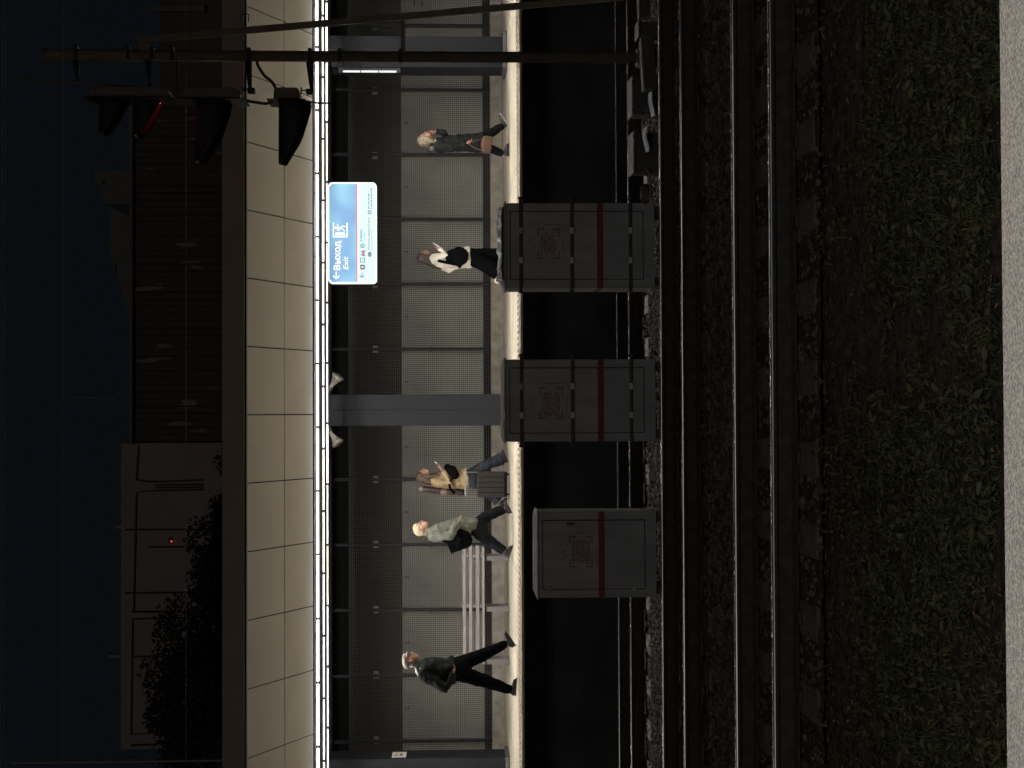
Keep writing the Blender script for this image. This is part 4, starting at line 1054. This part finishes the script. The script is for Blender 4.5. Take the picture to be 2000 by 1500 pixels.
def hand(pr, mb, wrist, palm_dir, curl=.6, grip_side=1):
    """palm, five separate fingers and a thumb; palm_dir in the xz-plane"""
    w_ = Vector(wrist); d = Vector(palm_dir).normalized(); up = Vector((0, 1, 0)); nn = d.cross(up).normalized()*grip_side
    mb.capsule([w_, w_ + d*.045, w_ + d*.085], [.020, .024, .020], [1.2, 1.7, 1.8], 10)
    for k_, (ln, yo) in enumerate(((.068, -.030), (.078, -.010), (.073, .010), (.058, .029))):
        b_ = w_ + d*.085 + up*yo; e1 = b_ + d*ln*.45 + nn*ln*.12*curl; d2 = (d + nn*curl*1.3).normalized(); e2 = e1 + d2*ln*.32; d3 = (d + nn*curl*3).normalized(); e3 = e2 + d3*ln*.28
        mb.capsule([b_, e1, e2, e3], [.0095, .009, .008, .007], 1, 8)
    tb = w_ + d*.025 + up*(-.024); te = tb + d*.035 - up*.025 + nn*.02*curl; te2 = te + d*.03 + nn*.015
    mb.capsule([tb, te, te2], [.012, .010, .008], 1, 8)
def shoe(pr, ank, toe, heel, off, m, sole_m=None, h=.055):
    """shoe from heel to toe points given on the photo (sole line)"""
    a = pr.p(*ank, off); t = pr.p(*toe, off); hl = pr.p(*heel, off)
    ax = (t - hl); L_ = ax.length; ax.normalize(); up = Vector((-ax.z, 0, ax.x)); up = up if up.z > 0 else -up
    mb = MB()
    mb.capsule([hl + ax*.03 + up*.045, hl + ax*L_*.45 + up*.045, hl + ax*(L_-.045) + up*.032], [.040, .040, .030], [.95, 1.05, 1.35], 12)
    mb.capsule([hl + ax*.045 + up*.05, a], [.045, .048], [.95, .95], 10)
    o = fused(mb, 'shoe', m, pr.root, .010, 0, smooth_it=2)
    sm = MB().tube([hl - ax*.008 + up*.008, hl + ax*L_*.3 + up*.009, hl + ax*L_*.75 + up*.009, t + up*.012], [.012, .012, .012, .010], 10, [3.2, 3.0, 3.9, 2.2])
    sm.build('sole', sole_m or m, o, True)

# ---- woman in dark coat, brown bag (nearest the mast)
A = Person(27.3, (995, 285), 'blonde woman in a long dark coat striding past with phone at her face')
mb = MB(); c, rm = head(A, mb, 831, 271, -6)
mb.capsule(A.pts([(840, 277), (856, 282)]), [.052, .058])
mb.capsule(A.pts([(856, 282), (880, 279), (905, 277), (930, 279)]), [.10, .12, .115, .12], [1.6, 1.5, 1.3, 1.4])
for off, L_ in ((.09, [(930, 276), (955, 261), (984, 243)]), (-.09, [(930, 280), (956, 291), (984, 303)])):
    mb.capsule([A.p(v, y, off) for v, y in L_], [.085, .060, .040])
    e_ = L_[2]
mb.capsule([A.p(855, 284, .17), A.p(882, 272, .2), A.p(868, 258, .12), A.p(852, 256, .05)], [.05, .042, .035, .026])
mb.capsule([A.p(856, 286, -.18), A.p(885, 292, -.22), A.p(910, 285, -.2)], [.05, .042, .028])
hand(A, mb, A.p(852, 257, .05), (-.05, 0, 1), .7, -1); hand(A, mb, A.p(909, 285, -.2), (.35, 0, -.9), .7)
fused(mb, 'body', M['skin'], A.root, .0075, 0, smooth_it=2); eyes(A, c, rm)
mb = MB(); mb.capsule(A.pts([(848, 283), (858, 284), (880, 281), (905, 279), (925, 279), (944, 278)]), [.085, .135, .145, .150, .165, .175], [1.4, 1.62, 1.5, 1.35, 1.3, 1.25], flat=True)
mb.capsule([A.p(855, 284, .17), A.p(882, 272, .2), A.p(868, 258, .12), A.p(857, 256, .06)], [.075, .065, .058, .058])
mb.capsule([A.p(856, 287, -.18), A.p(885, 293, -.22), A.p(907, 286, -.2)], [.078, .064, .05])
fused(mb, 'coat', M['dark_coat'], A.root, .014, .022, 7)
mb = MB(); mb.capsule(A.pts([(846, 289), (852, 284), (850, 276)]), [.06, .07, .05], 1.5); fused(mb, 'scarf', M['grey_green'], A.root, .012, .008)
mb = MB(); mb.capsule([A.p(930, 276, .09), A.p(955, 261, .09), A.p(980, 246, .09)], [.105, .082, .068], 1.1); mb.capsule([A.p(930, 281, -.09), A.p(956, 291, -.09), A.p(979, 301, -.09)], [.105, .082, .066], 1.1)
mb.capsule(A.pts([(925, 279), (944, 279)]), [.15, .14], 1.2)
fused(mb, 'trousers', M['jeans'], A.root, .013, .008)
mb = MB(); mb.ellip(c + Vector((-.035, 0, .045)), (.105, .095, .095)); mb.ellip(c + Vector((-.065, 0, -.02)), (.075, .09, .10)); mb.capsule([c + Vector((.02, -.078, .03)), c + Vector((-.01, -.085, -.05)), c + Vector((-.06, -.07, -.13))], [.022, .03, .04])
fused(mb, 'hair', M['blonde'], A.root, .009, .006, 30)
shoe(A, (982, 246), (979, 219), (994, 243), .09, M['shoe'], M['sole']); shoe(A, (983, 302), (995, 281), (995, 306), -.09, M['shoe'])
a_ = A.p(850, 257, .05)
mb = MB().obox(a_ + Vector((.02, 0, .09)), (.012, .07, .14), Matrix.Rotation(R(10), 3, 'Y')); tag(mb.build('phone', M['shoe'], None, bevel=.004), 'dark phone held up to the blonde woman\'s face', 'phone')
t = empty('handbag', tuple(A.p(952, 288, -.25)), 'brown leather handbag carried by the woman in the dark coat', 'handbag')
mb = MB(); c2 = A.p(952, 288, -.26)
mb.obox(c2, (.30, .11, .15), Matrix.Rotation(R(8), 3, 'Y')); mb.ellip(c2 + Vector((0, 0, .03)), (.16, .06, .09)); fused(mb, 'bag_body', M['bag_brown'], t, .012, .006)
MB().tube(bez([c2 + Vector((-.11, 0, .06)), c2 + Vector((-.05, .02, .22)), A.p(917, 284, -.2), c2 + Vector((.07, .02, .22)), c2 + Vector((.11, 0, .06))]), .009, 8).build('strap', M['bag_brown'], t, True)

# ---- woman in white jacket
B = Person(28.0, (990, 540), 'long-haired woman in a white jacket and wide black trousers holding up a phone')
mb = MB(); c, rm = head(B, mb, 825, 500, -4, face_r=.97)
mb.capsule(B.pts([(833, 504), (847, 508)]), [.048, .055])
mb.capsule(B.pts([(847, 508), (870, 507), (895, 505), (914, 504)]), [.095, .11, .105, .12], [1.6, 1.45, 1.3, 1.4])
mb.capsule([B.p(914, 499, .09), B.p(950, 497, .09), B.p(984, 496, .09)], [.09, .06, .04]); mb.capsule([B.p(914, 508, -.09), B.p(945, 520, -.09), B.p(970, 541, -.09)], [.09, .06, .04])
mb.capsule([B.p(846, 507, -.18), B.p(871, 500, -.22), B.p(858, 490, -.18)], [.048, .04, .03]); mb.capsule([B.p(848, 511, .18), B.p(876, 520, .2), B.p(895, 515, .18)], [.048, .04, .03])
hand(B, mb, B.p(860, 490, -.18), (.35, 0, .9), .8, -1); hand(B, mb, B.p(895, 515, .18), (.2, 0, -1), .5)
fused(mb, 'body', M['skin'], B.root, .0075, 0, smooth_it=2); eyes(B, c, rm, .97)
mb = MB(); mb.capsule(B.pts([(840, 509), (850, 510), (872, 508), (895, 505), (915, 503)]), [.075, .13, .145, .175, .205], [1.4, 1.65, 1.5, 1.2, 1.1], flat=True)
mb.capsule([B.p(846, 507, -.18), B.p(872, 500, -.24), B.p(857, 489, -.18)], [.085, .080, .050]); mb.capsule([B.p(848, 512, .18), B.p(876, 523, .2), B.p(893, 517, .18)], [.082, .07, .05])
fused(mb, 'jacket', M['white_coat'], B.root, .013, .022, 7)
mb = MB(); mb.capsule([B.p(922, 499, .08), B.p(945, 497, .09), B.p(980, 497, .09)], [.135, .125, .130], 1.15, flat=True); mb.capsule([B.p(922, 507, -.08), B.p(942, 516, -.09), B.p(970, 532, -.09)], [.14, .135, .150], 1.1, flat=True)
mb.capsule([B.p(920, 503, -.02), B.p(930, 504, 0)], [.175, .16], 1.1)
fused(mb, 'trousers', M['black_cloth'], B.root, .014, .009)
mb = MB(); mb.ellip(c + Vector((-.03, 0, .045)), (.105, .092, .09)); mb.ellip(c + Vector((-.075, 0, -.03)), (.07, .09, .11))
mb.capsule([c + Vector((-.07, 0, 0)), B.p(838, 512, 0), B.p(848, 519, 0), B.p(857, 524, 0)], [.07, .07, .06, .03], 1.5)
mb.capsule([c + Vector((.015, -.075, .03)), c + Vector((-.01, -.085, -.06)), B.p(842, 509, -.09)], [.024, .032, .035])
fused(mb, 'hair', M['dark_hair'], B.root, .009, .007, 28)
shoe(B, (984, 497), (991, 478), (991, 503), .09, M['pale_shoe']); shoe(B, (968, 545), (981, 535), (969, 556), -.09, M['pale_shoe'])
q = B.p(850, 481, -.2); tag(MB().obox(q, (.014, .07, .15), Matrix.Rotation(R(32), 3, 'Y')).build('phone', M['phone'], None, bevel=.004), 'pale lilac phone held up by the woman in white', 'phone')
t = empty('shoulder_bag', tuple(B.p(885, 505, -.28)), 'slouchy black shoulder bag worn over the white jacket', 'bag')
mb = MB(); mb.capsule([B.p(880, 504, -.27), B.p(888, 504, -.28), B.p(894, 504, -.28)], [.13, .17, .18], .38); mb.capsule([B.p(894, 489, -.27), B.p(895, 521, -.27)], [.05, .05], .9)
fused(mb, 'bag_body', M['black_cloth'], t, .012, .014)
MB().tube(bez([B.p(842, 507, -.17), B.p(858, 513, -.27), B.p(876, 517, -.30), B.p(892, 520, -.28)]), [.028]*25, 8, .5).build('strap', M['black_cloth'], t, True)

# ---- woman in tan jacket with suitcase
C_ = Person(28.3, (987, 930), 'brown-haired woman in a short tan jacket and flared jeans looking at her phone')
mb = MB(); c, rm = head(C_, mb, 820, 928, -6)
mb.capsule(C_.pts([(830, 931), (842, 936)]), [.048, .055])
mb.capsule(C_.pts([(842, 936), (865, 937), (890, 936), (908, 933)]), [.095, .11, .11, .125], [1.6, 1.45, 1.3, 1.4])
mb.capsule([C_.p(908, 929, .09), C_.p(938, 910, .09), C_.p(976, 897, .09)], [.09, .065, .04]); mb.capsule([C_.p(908, 936, -.09), C_.p(940, 950, -.09), C_.p(970, 980, -.09)], [.09, .065, .04])
mb.capsule([C_.p(843, 939, -.18), C_.p(874, 941, -.22), C_.p(862, 922, -.18), C_.p(857, 916, -.14)], [.048, .042, .032, .026]); mb.capsule([C_.p(843, 937, .18), C_.p(872, 938, .2), C_.p(860, 920, .1), C_.p(856, 915, .0)], [.048, .042, .032, .026])
hand(C_, mb, C_.p(859, 917, -.12), (.55, 0, .8), .9, -1); hand(C_, mb, C_.p(858, 918, .02), (.6, 0, .7), .8, -1)
fused(mb, 'body', M['skin'], C_.root, .0075, 0, smooth_it=2); eyes(C_, c, rm)
mb = MB(); mb.capsule(C_.pts([(835, 936), (844, 938), (866, 939), (890, 936), (907, 934)]), [.075, .13, .145, .175, .20], [1.4, 1.65, 1.5, 1.2, 1.1], flat=True)
mb.capsule([C_.p(843, 940, -.18), C_.p(875, 943, -.24), C_.p(862, 924, -.18)], [.08, .075, .055]); mb.capsule([C_.p(843, 938, .18), C_.p(872, 939, .2), C_.p(862, 923, .1)], [.08, .07, .05])
fused(mb, 'jacket', M['tan'], C_.root, .013, .022, 7)
mb = MB(); mb.capsule([C_.p(912, 930, .08), C_.p(936, 912, .09), C_.p(955, 904, .09), C_.p(974, 896, .09)], [.12, .098, .098, .125], 1.0, flat=True); mb.capsule([C_.p(912, 937, -.08), C_.p(938, 950, -.09), C_.p(968, 977, -.09)], [.12, .10, .115], 1.0, flat=True)
mb.capsule(C_.pts([(902, 935), (918, 935)]), [.165, .155], 1.15)
fused(mb, 'jeans', M['blue_jeans'], C_.root, .014, .010)
mb = MB(); mb.ellip(c + Vector((-.03, 0, .045)), (.105, .095, .092)); mb.ellip(c + Vector((-.07, 0, -.03)), (.075, .09, .11))
mb.capsule([c + Vector((-.07, 0, 0)), C_.p(833, 940, 0), C_.p(845, 944, 0)], [.075, .08, .05], 1.5)
mb.capsule([c + Vector((.0, -.08, .02)), C_.p(832, 931, -.12), C_.p(850, 928, -.16)], [.03, .045, .025]); mb.capsule([c + Vector((.01, .08, .02)), C_.p(834, 929, .12), C_.p(848, 925, .14)], [.03, .04, .02])
fused(mb, 'hair', M['brown_hair'], C_.root, .009, .008, 28)
shoe(C_, (975, 896), (977, 877), (987, 902), .09, M['shoe']); shoe(C_, (972, 982), (986, 972), (976, 994), -.09, M['shoe'])
q = C_.p(850, 907, -.06); tag(MB().obox(q, (.013, .07, .155), Matrix.Rotation(R(40), 3, 'Y')).build('phone', M['plate'], None, bevel=.004), 'white phone held by the woman in the tan jacket', 'phone')
t = empty('waist_bag', tuple(C_.p(876, 920, -.2)), 'black belt bag slung across the front of the tan jacket', 'bag')
mb = MB(); mb.capsule([C_.p(868, 912, -.19), C_.p(876, 917, -.23), C_.p(882, 926, -.25)], [.07, .10, .085], .6); fused(mb, 'bag_body', M['black_cloth'], t, .011, .01)
MB().tube(bez([C_.p(880, 930, -.26), C_.p(872, 944, -.30), C_.p(876, 957, -.24), C_.p(882, 962, -.1)]), [.022]*25, 8, .5).build('strap', M['black_cloth'], t, True)
# long brown case behind her
t = empty('long_case', tuple(C_.p(860, 958, .05)), 'long narrow brown case carried upright behind the woman in tan', 'case')
mb = MB(); mb.capsule([C_.p(822, 955, .05), C_.p(845, 958, .05), C_.p(870, 961, .05), C_.p(896, 962, .05)], [.052, .058, .062, .062], 1.5); fused(mb, 'shell', M['instr'], t, .012, .01)
mb = MB(); mb.ellip(C_.p(818, 955, .05), (.062, .07, .065)); mb.build('pale_end', M['pinkish'], t, True)
mb = MB(); mb.capsule([C_.p(858, 960, .05), C_.p(864, 961, .05)], [.069, .069], 1.5); mb.build('pale_band', M['pinkish'], t, True)

# suitcase (own depth, in front of her rear leg)
SD = 27.75
def PS(v, y): q = P(v, y, SD); return q
a, b2 = PS(932, 971), PS(993, 921); zf = Z_PLAT + .006
t = empty('suitcase', ((a.x+b2.x)/2, SD, Z_PLAT), 'brown ribbed hard-shell suitcase with extended handle beside the woman in tan', 'suitcase')
zt = a.z; x0, x1 = a.x, b2.x
sh = MB().box((x0, SD - .13, zf + .075), (x1, SD + .13, zt)).build('shell', M['case'], t, bevel=.02)
mb = MB()
for k_ in range(1, 5):
    xx = x0 + (x1 - x0)*k_/5; mb.box((xx - .009, SD - .135, zf + .11), (xx + .006, SD - .1295, zt - .02))
mb.box((x0 + .01, SD - .134, zf + .085), (x1 - .01, SD - .1295, zf + .10)); mb.build('ribs', M['case_dark'], sh)
MB().box((x0 + .005, SD - .125, zf + .045), (x1 - .005, SD + .125, zf + .0745)).build('base', M['case_dark'], t, bevel=.01)
for xx in (x0 + .05, x1 - .05):
    for yy in (-.09, .09): MB().tube([(xx - .012, SD + yy, zf + .028), (xx + .012, SD + yy, zf + .028)], .027, 12, side=Vector((0, 1, 0))).build('wheel', M['case_dark'], t, True)
zh = PS(909, 940).z
mb = MB()
for xx in (x0 + .012, x1 - .012): mb.tube([(xx, SD + .08, zt), (xx, SD + .08, zh)], .009, 8)
mb.tube([(x0 + .0, SD + .08, zh), (x1 - .0, SD + .08, zh)], .014, 8); mb.build('handle', M['handle'], t)

# ---- woman in grey-green jacket and cream hat
D = Person(26.0, (1003, 1040), 'person in a grey-green jacket and cream hat striding past the bench')
mb = MB(); c, rm = head(D, mb, 824, 1031, -8)
mb.capsule(D.pts([(834, 1035), (847, 1040)]), [.052, .06])
mb.capsule(D.pts([(847, 1040), (872, 1034), (897, 1029), (925, 1031)]), [.10, .12, .12, .125], [1.6, 1.45, 1.3, 1.4])
mb.capsule([D.p(925, 1025, .09), D.p(958, 1005, .09), D.p(990, 993, .09)], [.095, .07, .04]); mb.capsule([D.p(925, 1036, -.09), D.p(957, 1055, -.09), D.p(988, 1078, -.09)], [.095, .07, .04])
mb.capsule([D.p(848, 1043, -.19), D.p(879, 1042, -.31), D.p(893, 1020, -.31)], [.052, .045, .032]); mb.capsule([D.p(848, 1040, .19), D.p(878, 1030, .22), D.p(895, 1018, .18)], [.052, .045, .032])
hand(D, mb, D.p(893, 1020, -.31), (.7, 0, -.6), .6); hand(D, mb, D.p(893, 1019, .18), (.7, 0, -.6), .6)
fused(mb, 'body', M['skin'], D.root, .0075, 0, smooth_it=2); eyes(D, c, rm)
mb = MB(); mb.capsule(D.pts([(838, 1040), (849, 1042), (874, 1035), (898, 1030), (929, 1033)]), [.08, .14, .165, .175, .195], [1.4, 1.62, 1.4, 1.2, 1.1], flat=True)
mb.capsule([D.p(848, 1045, -.22), D.p(880, 1043, -.33), D.p(895, 1019, -.31)], [.090, .082, .064]); mb.capsule([D.p(848, 1041, .19), D.p(878, 1031, .22), D.p(893, 1020, .18)], [.085, .07, .055])
mb.capsule(D.pts([(842, 1050), (850, 1052), (858, 1050)]), [.05, .07, .06], 1.6)
fused(mb, 'jacket', M['grey_green'], D.root, .013, .022, 7)
mb = MB(); mb.capsule([D.p(928, 1026, .08), D.p(957, 1006, .09), D.p(985, 995, .09)], [.12, .095, .082], 1.1, flat=True); mb.capsule([D.p(928, 1036, -.08), D.p(956, 1055, -.09), D.p(984, 1075, -.09)], [.12, .095, .080], 1.1, flat=True)
mb.capsule(D.pts([(922, 1032), (936, 1032)]), [.165, .150], 1.15)
fused(mb, 'jeans', M['jeans'], D.root, .013, .009)
mb = MB(); mb.ellip(c + Vector((-.03, 0, .062)), (.115, .10, .082), Matrix.Rotation(R(-22), 3, 'Y')); mb.ellip(c + Vector((-.075, 0, .01)), (.06, .09, .075))
fused(mb, 'hat', M['cream_hat'], D.root, .010, .005, 20)
mb = MB(); mb.capsule([c + Vector((-.07, 0, -.03)), c + Vector((-.10, 0, -.12)), D.p(845, 1050, 0)], [.06, .05, .04], 1.3); fused(mb, 'hair', M['blonde'], D.root, .010, .005, 28)
shoe(D, (988, 995), (988, 976), (1001, 1001), .09, M['shoe']); shoe(D, (987, 1078), (1003, 1064), (995, 1088), -.09, M['shoe'])
t = empty('shoulder_bag', tuple(D.p(895, 1050, -.28)), 'bulky black shoulder bag at the hip of the person in the cream hat', 'bag')
mb = MB(); mb.capsule([D.p(886, 1048, -.27), D.p(897, 1051, -.28), D.p(904, 1052, -.27)], [.14, .19, .17], .42); mb.obox(D.p(893, 1058, -.27), (.26, .12, .30), Matrix.Rotation(R(-20), 3, 'Y')); fused(mb, 'bag_body', M['black_cloth'], t, .013, .016)
MB().tube(bez([D.p(882, 1060, -.27), D.p(865, 1053, -.26), D.p(852, 1046, -.22), D.p(848, 1040, -.1)]), [.020]*25, 8, .5).build('strap', M['black_cloth'], t, True)

# ---- man in flat cap
E = Person(24.45, (1011, 1340), 'man in dark clothes and a pale flat cap striding at the platform edge')
mb = MB(); c, rm = head(E, mb, 803, 1289, 2, face_r=1.04)
mb.capsule(E.pts([(813, 1296), (828, 1304)]), [.058, .064])
mb.capsule(E.pts([(828, 1305), (855, 1306), (880, 1307), (897, 1306)]), [.11, .13, .125, .125], [1.75, 1.5, 1.3, 1.35])
mb.capsule([E.p(897, 1302, .10), E.p(945, 1281, .10), E.p(992, 1259, .10)], [.10, .07, .042]); mb.capsule([E.p(897, 1309, -.10), E.p(951, 1329, -.10), E.p(998, 1346, -.10)], [.10, .07, .042])
mb.capsule([E.p(830, 1313, -.21), E.p(872, 1336, -.25), E.p(885, 1312, -.22)], [.055, .048, .034]); mb.capsule([E.p(830, 1305, .21), E.p(868, 1300, .24), E.p(888, 1290, .2)], [.055, .046, .032])
hand(E, mb, E.p(884, 1313, -.22), (.9, 0, -.35), .6); hand(E, mb, E.p(884, 1292, .2), (.5, 0, -.8), .7)
fused(mb, 'body', M['skin'], E.root, .0075, 0, smooth_it=2); eyes(E, c, rm, 1.04)
mb = MB(); mb.capsule(E.pts([(820, 1302), (829, 1306), (855, 1307), (880, 1308)]), [.095, .165, .185, .175], [1.4, 1.7, 1.4, 1.3])
mb.capsule([E.p(830, 1315, -.21), E.p(873, 1338, -.26), E.p(884, 1316, -.23)], [.105, .092, .072]); mb.capsule([E.p(830, 1306, .21), E.p(868, 1301, .24), E.p(884, 1292, .2)], [.085, .07, .055])
mb.capsule([E.p(838, 1318, 0), E.p(878, 1324, 0)], [.12, .13], 1.5)
fused(mb, 'jacket', M['dark_coat'], E.root, .014, .022, 7)
mb = MB(); mb.capsule([E.p(886, 1304, .08), E.p(944, 1281, .10), E.p(986, 1261, .10)], [.135, .105, .068], 1.1); mb.capsule([E.p(886, 1310, -.08), E.p(950, 1329, -.10), E.p(993, 1344, -.10)], [.135, .105, .075], 1.1)
mb.capsule(E.pts([(886, 1307), (905, 1306)]), [.15, .14], 1.3)
fused(mb, 'trousers', M['black_cloth'], E.root, .013, .010)
mb = MB(); mb.ellip(c + Vector((-.02, 0, .088)), (.128, .105, .052), Matrix.Rotation(R(-8), 3, 'Y')); mb.ellip(c + Vector((-.06, 0, .06)), (.085, .1, .06))
mb.capsule([c + Vector((.06, 0, .062)), c + Vector((.135, 0, .058))], [.016, .010], [5.0, 5.5])
fused(mb, 'cap', M['grey_cap'], E.root, .009, .003)
mb = MB(); mb.ellip(c + Vector((-.06, 0, -.01)), (.062, .088, .075)); fused(mb, 'hair', M['white_hair'], E.root, .009, .004, 30)
mb = MB().tube(bez([E.p(812, 1303, -.06), E.p(816, 1313, -.13), E.p(824, 1322, -.17)]), [.018]*17, 8, 1.5); mb.build('collar', M['white_coat'], E.root, True)
shoe(E, (993, 1256), (989, 1233), (1008, 1262), .10, M['shoe']); shoe(E, (999, 1347), (1010, 1322), (1008, 1356), -.10, M['shoe'])
